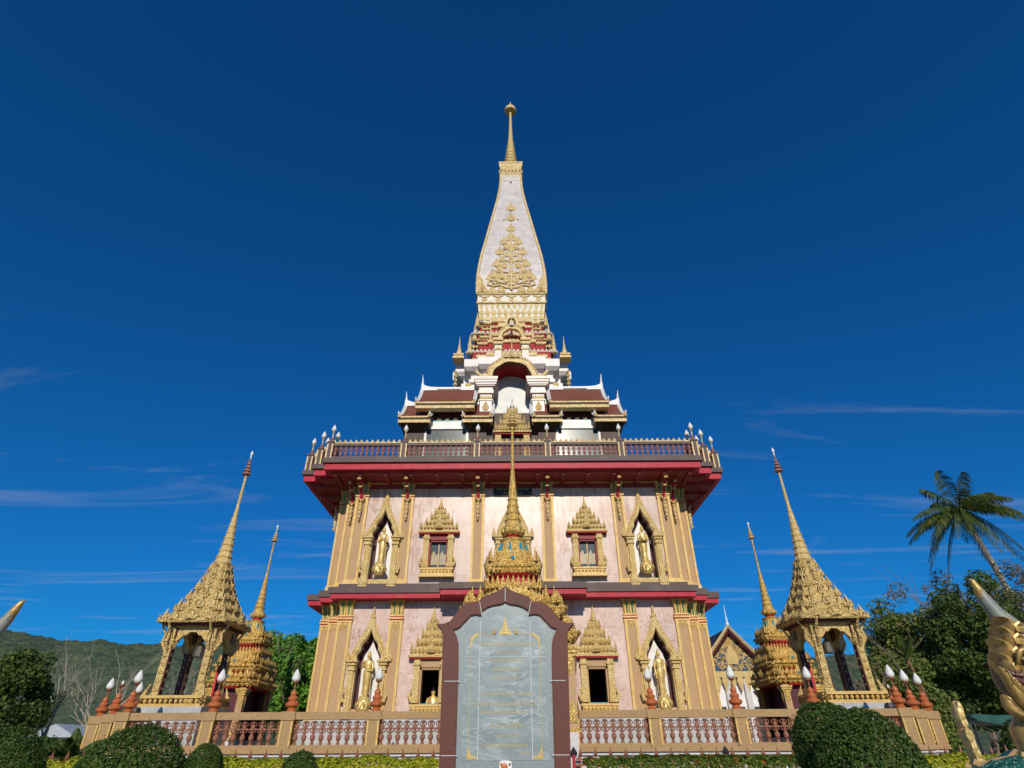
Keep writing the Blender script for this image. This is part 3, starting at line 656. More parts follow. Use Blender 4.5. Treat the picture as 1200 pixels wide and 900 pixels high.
c0 = cp.build('corner_spirelet', 'pale_gold', PAG)
for dx, dy in ((-2 * x, 0), (0, 2 * 3.72), (-2 * x, 2 * 3.72)): dup(c0, shift=(dx, dy, 0))
def leaf_row(m, w, z, h, k, cy=CY, cx=CX, tilt=10, th=.4, ky=1.0, sides=(0, 1, 2, 3), wf=.98):
    for sd in sides:
        a = sd * 90 - 90; o = Vector((math.cos(R(a)), math.sin(R(a)), 0)); t = Vector((-o.y, o.x, 0))
        fw = w if sd % 2 else w; dep = w * ky if sd % 2 == 0 else w; wid = w if sd % 2 == 0 else w * ky
        kk = max(2, int(round(k * (1 if sd % 2 == 0 else ky))))
        for i in range(kk):
            p = Vector((cx, cy, z)) + o * dep + t * (-wid + 2 * wid * (i + .5) / kk); m.leaf(p, 2 * wid / kk * wf, h, a, tilt, th)
st = MB(); gold = MB(); redm = MB(); wl = MB()
st.sq([(3.2, 24.35), (3.2, 25.35)], CX, CY, RD)
def band(m, w, z0, z1, o=.06): m.sq([(w - o, z0), (w, z0 + (z1 - z0) * .25), (w, z0 + (z1 - z0) * .75), (w - o, z1)], CX, CY, RD)
band(gold, 3.3, 25.1, 25.45); leaf_row(wl, 3.22, 25.44, .3, 22); redm.sq([(3.08, 25.4), (3.08, 26.5)], CX, CY, RD)
band(gold, 3.22, 26.35, 26.62); leaf_row(gold, 3.08, 26.6, .2, 22); redm.sq([(2.9, 26.5), (2.9, 27.2)], CX, CY, RD)
band(gold, 3.02, 27.1, 27.35); leaf_row(wl, 2.92, 27.33, .3, 18); redm.sq([(2.72, 27.2), (2.72, 28.1)], CX, CY, RD)
band(gold, 2.84, 27.98, 28.2); leaf_row(gold, 2.74, 28.18, .14, 18); redm.sq([(2.58, 28.1), (2.58, 28.8)], CX, CY, RD); band(gold, 2.76, 28.6, 28.9)
wl.sq([(2.45, 28.9), (2.6, 30.55)], CX, CY)
leaf_row(gold, 2.5, 29.0, .62, 11, th=.15, tilt=3); leaf_row(gold, 2.53, 29.55, .55, 11, th=.15, tilt=3); leaf_row(gold, 2.56, 30.55, -.55, 12, th=.15, tilt=-3)
for (w, z, hh) in ((3.05, 25.5, 1.7), (2.75, 26.9, 1.5), (2.6, 28.3, 1.3)):
    for sx in (-1, 1):
        for sy in (-1, 1): gold.lathe([(.16, z), (.2, z + hh * .1), (.13, z + hh * .3), (.16, z + hh * .4), (.1, z + hh * .55), (.01, z + hh)], sx * w, CY + sy * w, 8)
for s in (-1, 1): gold.lathe([(.09, 26.7), (.12, 26.8), (.08, 27.2), (.1, 27.3), (.05, 27.7), (.01, 28.4)], s * 1.55, CY - 3.05, 8)
st.build('chedi_wall', 'white_marble', PAG); redm.build('red_recess', 'red', PAG)
# small niche bay
for s in (-1, 1):
    xa, xb = sorted((s * .72, s * 1.22)); wl.box(xa, xb, 32.75, 34, 24.2, 25.9); xa, xb = sorted((s * .62, s * 1.34)); gold.box(xa, xb, 32.62, 34, 25.9, 26.15); gold.box(xa, xb, 32.5, 34, 26.15, 26.36)
    xa, xb = sorted((s * .66, s * 1.28)); gold.box(xa, xb, 32.68, 34, 25.45, 25.6)
i2 = [(x, 26.36 + z) for x, z in arc_pts(.68, .78, 20, .05)]; o2 = [(x, 26.36 + z) for x, z in arc_pts(.95, 1.1, 20, .07)]
gold.plate(i2, o2, 32.5, 32.75)
redm.add([(x, 32.7, z) for x, z in i2] + [(x, 33.7, z) for x, z in i2], [(i, i + 1, 22 + i, 21 + i) for i in range(20)]); redm.add([(x, 32.74, z) for x, z in o2] + [(x, 34.2, z) for x, z in o2], [(i + 1, i, 21 + i, 22 + i) for i in range(20)])
for k in range(1, 20): gold.leaf((o2[k][0] * .97, 32.5, o2[k][1] - .08), .15, .24, -90, 0, .4)
gold.lathe([(.14, 27.35), (.15, 27.45), (.1, 27.6), (.11, 27.65), (.06, 27.8), (.01, 28.3)], 0, 32.7, 8); wl.leaf((0, 32.4, 27.35), .38, .5)
redm2 = MB(); redm2.box(-.7, .7, 33.7, 33.75, 24.2, 27.3)
i3 = [(x, 28.35 + z) for x, z in arc_pts(.3, .5, 12, .03)]; o3 = [(x, 28.35 + z) for x, z in arc_pts(.46, .72, 12, .05)]
gold.plate(i3, o3, 33.35, 33.55)
redm.add([(x, 33.54, z) for x, z in o3] + [(x, 34.4, z) for x, z in o3], [(i + 1, i, 13 + i, 14 + i) for i in range(12)]); redm2.box(-.32, .32, 33.62, 33.66, 28.0, 28.9)
gold.box(-1.0, -.3, 33.35, 34, 28.0, 28.36); gold.box(.3, 1.0, 33.35, 34, 28.0, 28.36)
redm2.build('niche_recess', 'maroon', PAG)
gold.build('gold_storeys', 'pale_gold', PAG); wl.build('lotus_course', 'lotus_white', PAG)
SP = [(2.62, 30.55), (2.66, 30.7), (2.62, 31.4), (2.69, 31.5), (2.70, 32.2), (2.69, 33.4), (2.60, 34.6), (2.47, 35.8), (2.30, 37.0), (2.13, 38.1), (1.92, 39.6), (1.69, 41.2), (1.46, 42.8), (1.25, 44.3), (1.10, 45.6), (1.00, 46.8), (.97, 47.6), (.97, 48.2)]
def spw(z):
    for (a, b_), (c, d) in zip(SP, SP[1:]):
        if z <= d: return a + (c - a) * (z - b_) / (d - b_)
    return SP[-1][0]
sp = MB(); sp.sq([p for p in SP if p[1] >= 31.4], CX, CY); spo = sp.build('spire', 'spire_marble', PAG)
bn = MB(); bn.sq(SP[:4] + [(2.6, 31.55)], CX, CY)
for k in range(5):
    x = -2.1 + 1.05 * k
    bn.k = 1; bn.leaf((x, CY - 2.64, 30.78), .55, .45, -90, 0, .2); bn.tube([(x - .4, CY - 2.66, 31.3), (x, CY - 2.7, 31.12), (x + .4, CY - 2.66, 31.3)], .05, 5); bn.k = 0
bn.k = 1; bn.sq([(2.7, 30.52), (2.74, 30.6), (2.7, 30.68)], CX, CY); bn.sq([(2.72, 31.4), (2.78, 31.5), (2.72, 31.6)], CX, CY)
bn.build('lotus_band', ['lotus_white', 'pale_gold'], PAG)
ed = MB()
for sx in (-1, 1):
    for sy in (-1, 1):
        ed.tube([(sx * w, CY + sy * w, z) for w, z in SP if z >= 31.5], [.09 + .04 * (w / 2.7) for w, z in SP if z >= 31.5], 6)
        for k in range(5):
            z = 31.6 + .3 * k; w = spw(z)
            ed.leaf((sx * (w - .12 - .0 * k), CY - w - .06, z), .5, .75, -90, 0, .25) if sy < 0 else None
        if sy < 0:
            for k in range(3): ed.tube([(sx * 2.6, CY - 2.75, 31.7 + .3 * k), (sx * 2.2, CY - 2.78, 31.75 + .25 * k), (sx * 2.3, CY - 2.75, 32.2 + .35 * k), (sx * 2.62, CY - 2.76, 32.6 + .45 * k)], [.06, .07, .06, .03], 5)
ed.build('edge_moulding', 'pale_gold', spo)
tr = MB()
def fpt(x, z, d=.06): return (x, CY - spw(z) - d, z)
def bud(x, z, s):
    s *= 1.15
    w = spw(z)
    tr.leaf((x, CY - w, z), .62 * s, .95 * s, -90, 0, .3)
    for q in (-1, 1): tr.leaf((x + q * .24 * s, CY - w, z - .02), .34 * s, .55 * s, -90, 0, .3)
    tr.ball((x, CY - w - .04, z), .16 * s, 6, 4)
tr.tube([fpt(0, z) for z in (31.8, 33, 34.5, 36, 37.5, 39.2, 40.2)], [.12, .12, .1, .09, .08, .07, .03], 6)
bud(0, 40.9, 1.0); bud(0, 42.6 - .1, 1.05); bud(0, 39.3, .95); bud(0, 38.4, .75)
for (x, z, s) in ((.32, 37.9, .6), (.3, 36.9, .6), (.68, 35.1, .6), (.95, 33.9, .6), (1.15, 32.75, .6), (.35, 32.7, .7), (1.78, 32.95, .6), (.62, 37.4, .85), (.95, 36.0, .9), (.35, 35.7, .6), (1.18, 34.5, .9), (.55, 34.3, .75), (1.42, 33.2, .95), (.75, 33.05, .85), (0, 36.4, .7), (0, 34.9, .8), (0, 33.3, .9)):
    for q in ((-1, 1) if x else (1,)): bud(q * x, z, s)
for (x, z, zb) in ((.62, 37.3, 36.5), (.95, 35.9, 35.0), (1.18, 34.4, 33.6), (1.42, 33.1, 32.4)):
    for q in (-1, 1):
        tr.tube([fpt(0, zb), fpt(q * x * .45, zb + .12), fpt(q * x * .85, zb + .35), fpt(q * x, z)], [.07, .075, .065, .05], 5)
        tr.tube([fpt(q * x * .6, zb + .2), fpt(q * x * .95, zb + .05), fpt(q * x * 1.1, zb + .22), fpt(q * x * .95, zb + .3)], [.06, .06, .05, .02], 5)
for q in (-1, 1):
    tr.tube([fpt(q * .3, 32.0), fpt(q * .9, 32.3), fpt(q * 1.4, 32.2), fpt(q * 1.85, 32.35), fpt(q * 1.8, 32.8), fpt(q * 1.45, 32.8), fpt(q * 1.5, 32.5)], [.08, .1, .1, .1, .09, .07, .03], 6)
    for x, s in ((.8, .8), (1.5, .75), (2.1, .7)): bud(q * x, 31.65, s)
tr.loft([[(a * math.cos(t) * k, CY - spw(32.2) - d, 32.2 + a * .62 * math.sin(t) * k) for t in [2 * math.pi * j / 14 for j in range(14)]] for a, k, d in ((.42, 1, 0), (.42, .95, .12), (.42, .6, .12), (.42, .55, .02))], False, False)
tro = tr.build('gilded_tree', 'pale_gold', spo)
for a in (90, -90): dup(tro, rotz=a)
vh = MB()
for x, z in ((.62, 41.0), (1.55, 34.0)):
    for q in (-1, 1): vh.loft([[(q * x + a * .11, CY - spw(z) - .0 - y_, z + b_ * .13) for a, b_ in ((-1, -.6), (1, -.6), (0, 1))] for y_ in (-.1, .02)][::-1])
vh.ball((0, CY - spw(47.6) - .05, 47.0), .1, 6, 4)
vh.build('vent_hole', 'dark', spo)
cb = MB(); cb.k = 1; cb.sq([(1.0, 47.3), (1.0, 48.5)], CX, CY); cb.k = 0; cb.sq([(1.05, 48.3), (1.12, 48.45), (1.02, 48.6), (1.02, 49.1), (1.12, 49.4), (1.14, 49.7), (.8, 49.75)], CX, CY)
leaf_row(cb, 1.0, 48.45, -.75, 6, tilt=0, th=.2); leaf_row(cb, 1.03, 48.6, .6, 6, tilt=8)
cb.sq([(1.02, 49.7), (1.16, 49.78), (1.18, 49.92), (.7, 49.96)], CX, CY)
cb.build('spire_collar', ['pale_gold', 'spire_marble'], PAG)
fi = MB(); pr = []
for k in range(9): z = 49.9 + .53 * k; r = .76 - .46 * (z - 49.9) / 4.8; pr += [(r, z), (r * 1.05, z + .16), (r * .84, z + .34), (r * .82, z + .5)]
fi.lathe(pr + [(.27, 54.9), (.18, 56.8), (.12, 60.3)], CX, CY, 12)
fio = fi.build('finial', 'gold', PAG)
um = MB(); um.lathe([(.12, 60.1), (.58, 60.15), (.66, 60.4), (.58, 60.65), (.42, 60.9), (.24, 61.15), (.12, 61.4), (.02, 62.0)], CX, CY, 14)
um.build('tiered_umbrella', 'pale_gold', fio)
# ------------------------------------------------------------ gate porches with spires (front, left, right)
RD2 = ((1, .5), (.88, .5), (.88, .72), (.72, .72), (.72, .88), (.5, .88), (.5, 1))
def ringed_mast(m, cx, cy, z0, z1, r0, zc, zm, tip=True, um=None):
    """ringed cone z0..zc, thin mast to zm, little tiered umbrella to z1"""
    n = 9; pr = []; h = (zc - z0) / n
    for k in range(n):
        r = r0 * (1 - .82 * (k / n) ** .8); z = z0 + h * k
        pr += [(r, z), (r * 1.12, z + h * .18), (r * .96, z + h * .4), (r * .82, z + h * .95)]
    m.lathe(pr + [(r0 * .2, zc), (r0 * .13, zm)], cx, cy, 10)
def umbrella(m, cx, cy, z0, z1, r):
    pr = []; n = 5; h = (z1 - z0) * .68 / n
    for k in range(n):
        q = r * (1 - k / (n + .6)); z = z0 + h * k; pr += [(q * .5, z), (q, z + h * .1), (q * .9, z + h * .35), (q * .5, z + h * .9)]
    m.k = 0; m.lathe(pr, cx, cy, 10); m.k = 1; zz = z0 + (z1 - z0) * .68
    m.lathe([(r * .16, zz), (r * .14, zz + (z1 - z0) * .1), (r * .34, zz + (z1 - z0) * .17), (r * .25, zz + (z1 - z0) * .24), (.005, z1)], cx, cy, 8)
def porch(label):
    cx, cy = 0, 20.8; root = thing('gate_porch', (cx, cy, TZ), label, 'gate shrine', 'gilded spire gates round the pagoda')
    b = MB(); b.box(-1.9, 1.9, 19.7, 21.9, TZ - 1.4, 1.95); b.build('base', 'white_marble', root)
    b = MB()
    for k in range(10): b.box(-1.5, 1.5, 19.7 - .24 * (10 - k), 19.698, .005 if k == 0 else .18 * k + .002, .18 * (k + 1))
    b.build('steps', 'grey_marble', root)
    def column(x, y):
        c = MB(); c.box(x - .17, x + .17, y - .17, y + .17, 1.95, 4.35); c.k = 1
        for z, d in ((1.95, .08), (2.2, .04), (4.0, .05), (4.1, .1), (4.2, .14)): c.box(x - .17 - d, x + .17 + d, y - .17 - d, y + .17 + d, z, z + .1)
        for a in (-90, 0, 90, 180): c.leaf((x + .2 * math.cos(R(a)), y + .2 * math.sin(R(a)), 2.3), .3, .5, a, 0, .2); c.leaf((x + .2 * math.cos(R(a)), y + .2 * math.sin(R(a)), 4.0), .26, -.6, a, 0, .2)
        return c.build('column', ['stucco', 'rich_gold'], root)
    c0 = column(-1.75, 19.95)
    for dx, dy in ((3.5, 0), (0, 1.7), (3.5, 1.7)): dup(c0, shift=(dx, dy, 0))
    wl = MB(); wl.box(-1.5, -1.0, 20.0, 21.6, 1.95, 4.3); wl.box(1.0, 1.5, 20.0, 21.6, 1.95, 4.3); wl.box(-1.0, 1.0, 20.9, 21.3, 1.95, 4.3); wl.build('wall', 'maroon', root)
    prev = None
    def tier(wx, ky, z0, z1, n):
        t = MB(); RQ = RD2
        h = z1 - z0; t.k = 1; t.sq([(wx * .86, z0 - .03), (wx * .88, z0 + .06)], cx, cy, RQ, ky); t.k = 0
        t.sq([(wx * .84, z0 + .05), (wx * .9, z0 + .05 + h * .1), (wx * .86, z0 + h * .2), (wx * .98, z0 + h * .34), (wx, z0 + h * .5), (wx * .93, z0 + h * .56), (wx * .96, z0 + h * .66), (wx * .7, z0 + h * .7), (wx * .66, z1 + .15)], cx, cy, RQ, ky)
        leaf_row(t, wx * .9, z0 + h * .3, -h * .26, n * 2, cy, cx, 0, .3, ky); leaf_row(t, wx * .97, z0 + h * .34, h * .2, n * 2, cy, cx, 5, .3, ky)
        leaf_row(t, wx * .84, z0 + h * .62, h * .42, n * 2, cy, cx, 4, .3, ky)
        for sd in range(4):          # upright gables, corner flames and small spires along the edge
            a = sd * 90 - 90; o = Vector((math.cos(R(a)), math.sin(R(a)), 0)); q = Vector((-o.y, o.x, 0))
            dep = wx * ky if sd % 2 == 0 else wx; wid = wx if sd % 2 == 0 else wx * ky
            P = Vector((cx, cy, z0 + h * .62))
            t.leaf(P + o * dep * .93, wid * .34, h * .56, a, 3, .25); t.k = 2; t.leaf(P + o * (dep * .93 + .06) + Vector((0, 0, .02)), wid * .13, h * .24, a, 3, .3); t.k = 0
            for s in (-1, 1):
                t.leaf(P + o * dep * .9 + q * s * wid * .42, wid * .24, h * .4, a, 3, .25); t.leaf(P + o * dep * .8 + q * s * wid * .82, wid * .2, h * .5, a, 4, .3)
                pp = P + o * dep * .78 + q * s * wid * .62; t.lathe([(wid * .06, pp.z), (wid * .08, pp.z + h * .12), (wid * .045, pp.z + h * .26), (wid * .05, pp.z + h * .3), (.008, pp.z + h * .72)], pp.x, pp.y, 6)
        return t.build('roof_tier', ['rich_gold', 'red', 'teal'], root)
    tier(2.15, .62, 4.35, 5.15, 7); tier(1.78, .68, 5.12, 5.95, 6)
    nk = MB(); nk.sq([(.86, 5.9), (.8, 6.1), (.74, 6.5), (.86, 6.62)], cx, cy, RD2); nk.k = 1; nk.sq([(1.0, 5.85), (.95, 6.2), (.84, 6.32)], cx, cy, RD2); leaf_row(nk, .96, 6.12, .44, 11, cy, cx, 2, .35); nk.build('neck', ['red', 'rich_gold'], root)
    tier(1.0, .95, 6.6, 7.35, 6)
    bl = MB(); bl.lathe([(.8, 7.1), (.74, 7.2), (.66, 7.28), (.6, 7.4), (.47, 7.75), (.44, 7.9), (.5, 8.0), (.42, 8.04)], cx, cy, 16); bl.k = 1
    for k in range(16):
        a = R(22.5 * k + 11); bl.tube([(cx + r * math.cos(a), cy + r * math.sin(a), z) for r, z in ((.63, 7.36), (.56, 7.55), (.49, 7.82))], .045, 5) if k % 2 else None
    bl.k = 2; bl.lathe([(.3, 8.0), (.26, 8.12), (.3, 8.2)], cx, cy, 12); bl.k = 0; bl.lathe([(.3, 8.18), (.4, 8.3), (.42, 8.42), (.36, 8.5)], cx, cy, 14)
    for k in range(12): a = 30 * k; bl.leaf((cx + .4 * math.cos(R(a)), cy + .4 * math.sin(R(a)), 8.24), .17, .22, a, 10, .3); bl.leaf((cx + .66 * math.cos(R(a)), cy + .66 * math.sin(R(a)), 7.25), .22, .3, a, -10, .3)
    bl.build('bell', ['rich_gold', 'teal', 'red'], root)
    s = MB(); ringed_mast(s, cx, cy, 8.45, 13.9, .33, 10.9, 13.0); so_ = s.build('spire', 'rich_gold', root)
    u = MB(); umbrella(u, cx, cy, 12.85, 13.95, .22); u.build('tiered_umbrella', ['gold', 'white'], so_)
    return root
PO = porch('golden spire gate on the front axis, half hidden behind the stone tablet')
for s, w in ((-1, 'left'), (1, 'right')):
    p = dup(PO, loc=(s * 15.4, CY, TZ), rotz=90 * s, label='golden spire gate on the %s side of the pagoda, seen behind the bell pavilion' % w)

# ------------------------------------------------------------ bell pavilions
def pavilion(label):
    cx, cy = -12.9, 25.5
    root = thing('bell_pavilion', (cx, cy, TZ), label, 'pavilion', 'gilded bell pavilions at the terrace corners')
    b = MB(); b.box(cx - 1.25, cx + 1.25, cy - 1.25, cy + 1.25, TZ, 2.4); b.box(cx - 1.18, cx + 1.18, cy - 1.18, cy + 1.18, 2.4, 2.7); b.box(cx - 1.28, cx + 1.28, cy - 1.28, cy + 1.28, 2.7, 2.92); b.build('base', 'grey_marble', root)
    r = MB(); w = 1.16
    for s in (-1, 1):
        for z0, z1 in ((2.92, 3.02), (3.2, 3.3)):
            r.box(cx - w, cx + w, cy + s * w - .08, cy + s * w + .08, z0, z1); r.box(cx + s * w - .08, cx + s * w + .08, cy - w + .08, cy + w - .08, z0, z1)
        for k in range(13):
            t = -w + 2 * w * k / 12
            r.lathe([(.03, 3.02), (.065, 3.09), (.065, 3.13), (.03, 3.2)], cx + t, cy + s * w, 6); r.lathe([(.03, 3.02), (.065, 3.09), (.065, 3.13), (.03, 3.2)], cx + s * w, cy + t, 6)
    r.build('railing', 'gold_flat', root)
    def col(sx, sy):
        x, y = cx + sx * .82, cy + sy * .82; c = MB(); c.box(x - .125, x + .125, y - .125, y + .125, 2.92, 5.75)
        for z, d in ((2.93, .06), (3.3, .03), (5.1, .04), (5.2, .08)): c.box(x - .125 - d, x + .125 + d, y - .125 - d, y + .125 + d, z, z + .09)
        for a in (-90, 0, 90, 180):
            o = Vector((math.cos(R(a)), math.sin(R(a)), 0)); P = Vector((x, y, 0)) + o * .14
            for z in (3.45, 3.75, 4.05, 4.35, 4.65): c.leaf(P + Vector((0, 0, z)), .2, .3, a, 0, .22)
            c.leaf(P + Vector((0, 0, 4.95)), .3, .75, a, 8, .3)
        P = Vector((x, y, 0)); o = Vector((sx, sy, 0)).normalized()
        c.tube([P + o * .22 + Vector((0, 0, 3.1)), P + o * .42 + Vector((0, 0, 3.3)), P + o * .28 + Vector((0, 0, 3.7))], [.13, .11, .02], 5)
        for a in (Vector((sx, 0, 0)), Vector((0, sy, 0))):      # flame brackets under the eaves
            c.tube([P + a * .16 + Vector((0, 0, 4.9)), P + a * .36 + Vector((0, 0, 5.2)), P + a * .3 + Vector((0, 0, 5.5)), P + a * .55 + Vector((0, 0, 5.85))], [.06, .07, .06, .04], 5)
        c.k = 1
        xa, xb = sorted((x - sx * .13, x - sx * .17)); ya, yb = sorted((y - sy * .13, y - sy * .17)); c.box(xa, xb, y - .1, y + .1, 2.95, 5.7); c.box(x - .1, x + .1, ya, yb, 2.95, 5.7)
        return c.build('column', ['old_gold', 'maroon'], root)
    for sx in (-1, 1):
        for sy in (-1, 1): col(sx, sy)
    a = MB()
    for sd in range(4):
        a.T = Matrix.Translation((cx, cy, 0)) @ Matrix.Rotation(R(90 * sd), 4, 'Z')
        n = 10; inn = [(-.6 + 1.2 * k / n, 5.2 + .42 * (1 - abs(2 * k / n - 1)) ** .6 - .06 * abs(math.sin(k * 1.57))) for k in range(n + 1)]
        a.plate(inn, [(x * 1.05, 5.78) for x, z in inn], -.9, -.76)
        a.plate([(x * 1.08, 5.72) for x, z in inn], [(x * 1.5, 5.85) for x, z in inn], -.98, -.7)
    a.T = None
    a.build('cusped_lintel', 'old_gold', root)
    W0 = [(1.42, 5.86), (1.08, 6.36), (.84, 6.83), (.66, 7.27), (.52, 7.7), (.41, 8.1), (.34, 8.5)]
    so_ = MB(); so_.box(cx - 1.18, cx + 1.18, cy - 1.18, cy + 1.18, 5.78, 5.877); so_.build('soffit', 'maroon', root)
    for i in range(6):
        (w, z), (w2, z2) = W0[i], W0[i + 1]; t = MB(); h = z2 - z
        t.sq([(w * .97, z), (w, z + h * .12), (w * .97, z + h * .3), (w * .86, z + h * .36), (w2 * .98, z2 + .02)], cx, cy, RD2)
        n = max(6, int(w * 2 / .135))
        leaf_row(t, w * .95, z + h * .02, h * .6, n, cy, cx, -2, .4); leaf_row(t, w * .86, z + h * .3, h * .7, n, cy, cx, -16, .4)
        for sd in range(4):
            an = sd * 90 - 90; o = Vector((math.cos(R(an)), math.sin(R(an)), 0)); q = Vector((-o.y, o.x, 0)); P = Vector((cx, cy, z + h * .2)) + o * (w + .03)
            t.leaf(P, w * .4, h * 1.15, an, -14, .25)
            t.tube([P + o * .05 + q * (.11 * w * math.cos(k)) + Vector((0, 0, h * .45 + .11 * w * math.sin(k))) for k in [2 * math.pi * j / 8 for j in range(9)]], .028, 5)
            for s in (-1, 1):
                t.leaf(P + q * s * w * .5 - o * .04, w * .26, h * .85, an, -12, .3)
            pc = Vector((cx, cy, z + h * .1)) + (o + q) * w * .84; t.leaf(pc, w * .22, h * 1.1, an + 45, -8, .4)
        t.build('roof_tier', 'old_gold', root)
    s = MB(); ringed_mast(s, cx, cy, 8.45, 14, .37, 11.0, 12.9); sp_ = s.build('spire', 'gold', root)
    u = MB(); umbrella(u, cx, cy, 12.75, 14.05, .21); u.build('tiered_umbrella', ['balcony_bronze', 'white'], sp_)
    return root
PV = pavilion('gilded open bell pavilion with tall spire, left of the pagoda')
dup(PV, loc=(12.9, 25.5, TZ), label='gilded open bell pavilion with tall spire, right of the pagoda')
def bell(x, y, lab):
    t = thing('bronze_bell', (x, y, 4.6), lab, 'bell', 'bells hanging in the pavilions')
    b = MB(); b.lathe([(.25, 4.75), (.23, 4.78), (.2, 4.95), (.17, 5.12), (.1, 5.22), (.02, 5.25)], x, y, 14); b.build('bell_body', 'bell_bronze', t)
    h = MB(); h.tube([(x, y, 5.2), (x, y, 5.85)], .035, 6); h.build('hanger', 'dark', t)
bell(-12.9, 25.5, 'dark bell hanging inside the left pavilion'); bell(12.9, 25.5, 'dark bell hanging inside the right pavilion')
for s, w in ((-1, 'left'), (1, 'right')):
    t = MB(); x = s * 12.55; t.loft([[(x - .1, 26.9, z), (x + .1, 26.9, z), (x + .12, 26.95, z), (x - .12, 26.95, z)] for z in (3.3, 3.9, 4.6)]); tag(t.build('red_banner', 'red_cloth'), 'red cloth banner hanging at the back of the %s pavilion' % w, 'banner')
    t = MB(); x = s * 14.0 if s < 0 else 13.9
    t.lathe([(.05, 2.2), (.05, 2.5), (.16, 2.55), (.2, 2.75), (.15, 2.9)], x, 24.1, 8); t.box(x - .1, x + .1, 24.0, 24.2, TZ, 2.2); tag(t.build('floodlight', 'dark'), 'dark floodlight in front of the %s bell pavilion base' % w, 'floodlight')

# ------------------------------------------------------------ statues standing in the niches
def statue(cx, z0, H, pose, lab, group='gilded standing statues in the wall niches'):
    """standing robed figure: one body mesh; round lotus pedestal"""
    y = YF - .02; root = thing('statue', (cx, y, z0 - .5), lab, 'statue', group)
    k = H / 1.75
    def ell(z, rx, ry, dx=0, dy=0, n=16): return [(cx + (dx + rx * .84 * math.cos(2 * math.pi * j / n)) * k, y + (dy + ry * math.sin(2 * math.pi * j / n)) * k, z0 + z * k) for j in range(n)]
    b = MB()
    b.loft([ell(.05, .11, .09), ell(.1, .155, .1), ell(.3, .14, .095), ell(.6, .16, .105), ell(.82, .2, .12), ell(.93, .19, .115), ell(1.05, .15, .1), ell(1.22, .21, .125), ell(1.33, .265, .115), ell(1.39, .21, .1), ell(1.42, .07, .065), ell(1.46, .055, .055), ell(1.48, .07, .07), ell(1.53, .088, .095), ell(1.6, .095, .105), ell(1.66, .09, .1), ell(1.71, .065, .07), ell(1.735, .04, .04), ell(1.78, .035, .035), ell(1.83, .006, .006)])
    def limb(P, r): b.tube([(cx + a * k * .8, y + c * k, z0 + d * k) for a, c, d in P], [q * k for q in r], 8)
    for s in (-1, 1):
        limb([(s * .07, -.02, .0), (s * .07, -.02, .12)], [.05, .045]); limb([(s * .075, .04, .02), (s * .085, -.16, .02)], [.045, .035])
        limb([(s * .095, .0, 1.5), (s * .1, .0, 1.62)], [.018, .014])
        limb([(s * .07, .06, .06), (s * .2, .05, .07), (s * .2, .05, .5), (s * .22, .04, 1.0)], [.02, .022, .02, .02])     # robe edge
    limb([(0, -.1, 1.57), (0, -.125, 1.55)], [.02, .014])
    def hand(x, yy, z, up):
        b.ball((cx + x * k * .8, y + yy * k, z0 + z * k), .042 * k, 8, 5, (.9, .5, 1.2))
        for q in range(4): limb([(x + (q - 1.5) * .018, yy - .005, z + .03 * up), (x + (q - 1.5) * .021, yy - .02, z + (.095 - .012 * abs(q - 1.4)) * up)], [.0105, .008])
        limb([(x + .035, yy, z), (x + .055, yy - .02, z + .05 * up)], [.012, .009])
    sh_ = lambda s: (s * .2, 0, 1.34)
    if pose == 'chest':
        for s in (-1, 1): limb([sh_(s), (s * .27, -.01, 1.15), (s * .24, -.08, 1.0), (s * .07, -.16, 1.12)], [.065, .058, .05, .036]); hand(s * .05, -.17, 1.14, 1)
    elif pose == 'raise':
        limb([sh_(-1), (-.26, -.02, 1.12), (-.27, -.12, 1.08), (-.26, -.17, 1.28)], [.062, .055, .048, .035]); hand(-.26, -.19, 1.32, 1)
        limb([sh_(1), (.28, -.02, 1.1), (.25, -.1, .98), (.05, -.16, .98)], [.062, .055, .048, .035]); hand(.03, -.17, .98, 1)
    elif pose == 'bowl':
        for s in (-1, 1): limb([sh_(s), (s * .29, -.01, 1.12), (s * .24, -.09, .98), (s * .1, -.17, .98)], [.064, .058, .05, .036]); hand(s * .08, -.18, .98, 1)
        b.lathe([(.04 * k, z0 + .92 * k), (.12 * k, z0 + .95 * k), (.15 * k, z0 + 1.04 * k), (.12 * k, z0 + 1.1 * k)], cx, y - .21 * k, 10)
    else:
        limb([sh_(-1), (-.27, 0, 1.1), (-.27, -.03, .9), (-.24, -.06, .74)], [.062, .055, .046, .034]); hand(-.24, -.07, .7, -1)
        limb([sh_(1), (.28, 0, 1.12), (.27, -.05, .95), (.24, -.1, .84)], [.062, .055, .046, .034]); hand(.24, -.12, .8, -1)
    b.build('body', 'statue_gold', root, True, 50)
    p = MB(); yp = y - .12; p.lathe([(.02, z0 - .66), (.2, z0 - .6), (.29, z0 - .48), (.27, z0 - .34), (.3, z0 - .3), (.27, z0 - .16), (.21, z0 - .06), (.19, z0 - .02), (.2, z0), (.02, z0 + .004)], cx, yp, 16)
    for j in range(14):
        a = 360 * j / 14; p.leaf((cx + .3 * math.cos(R(a)), yp + .3 * math.sin(R(a)), z0 - .22), .15, -.26, a, -14, .2)
    p.build('lotus_pedestal', 'statue_gold', root)
    return root
statue(-NX, 3.42, 1.72, 'raise', 'gold robed statue with one hand raised, in the lower left niche')
statue(NX, 3.42, 1.72, 'side', 'gold robed statue with arms by its sides, in the lower right niche')
statue(-NX, 8.98, 1.72, 'chest', 'gold robed statue with hands crossed on the chest, in the upper left niche')
statue(NX, 8.98, 1.72, 'bowl', 'gold robed statue holding a bowl, in the upper right niche')
t = MB(); x, y = -WX - .02, YF + 1.5
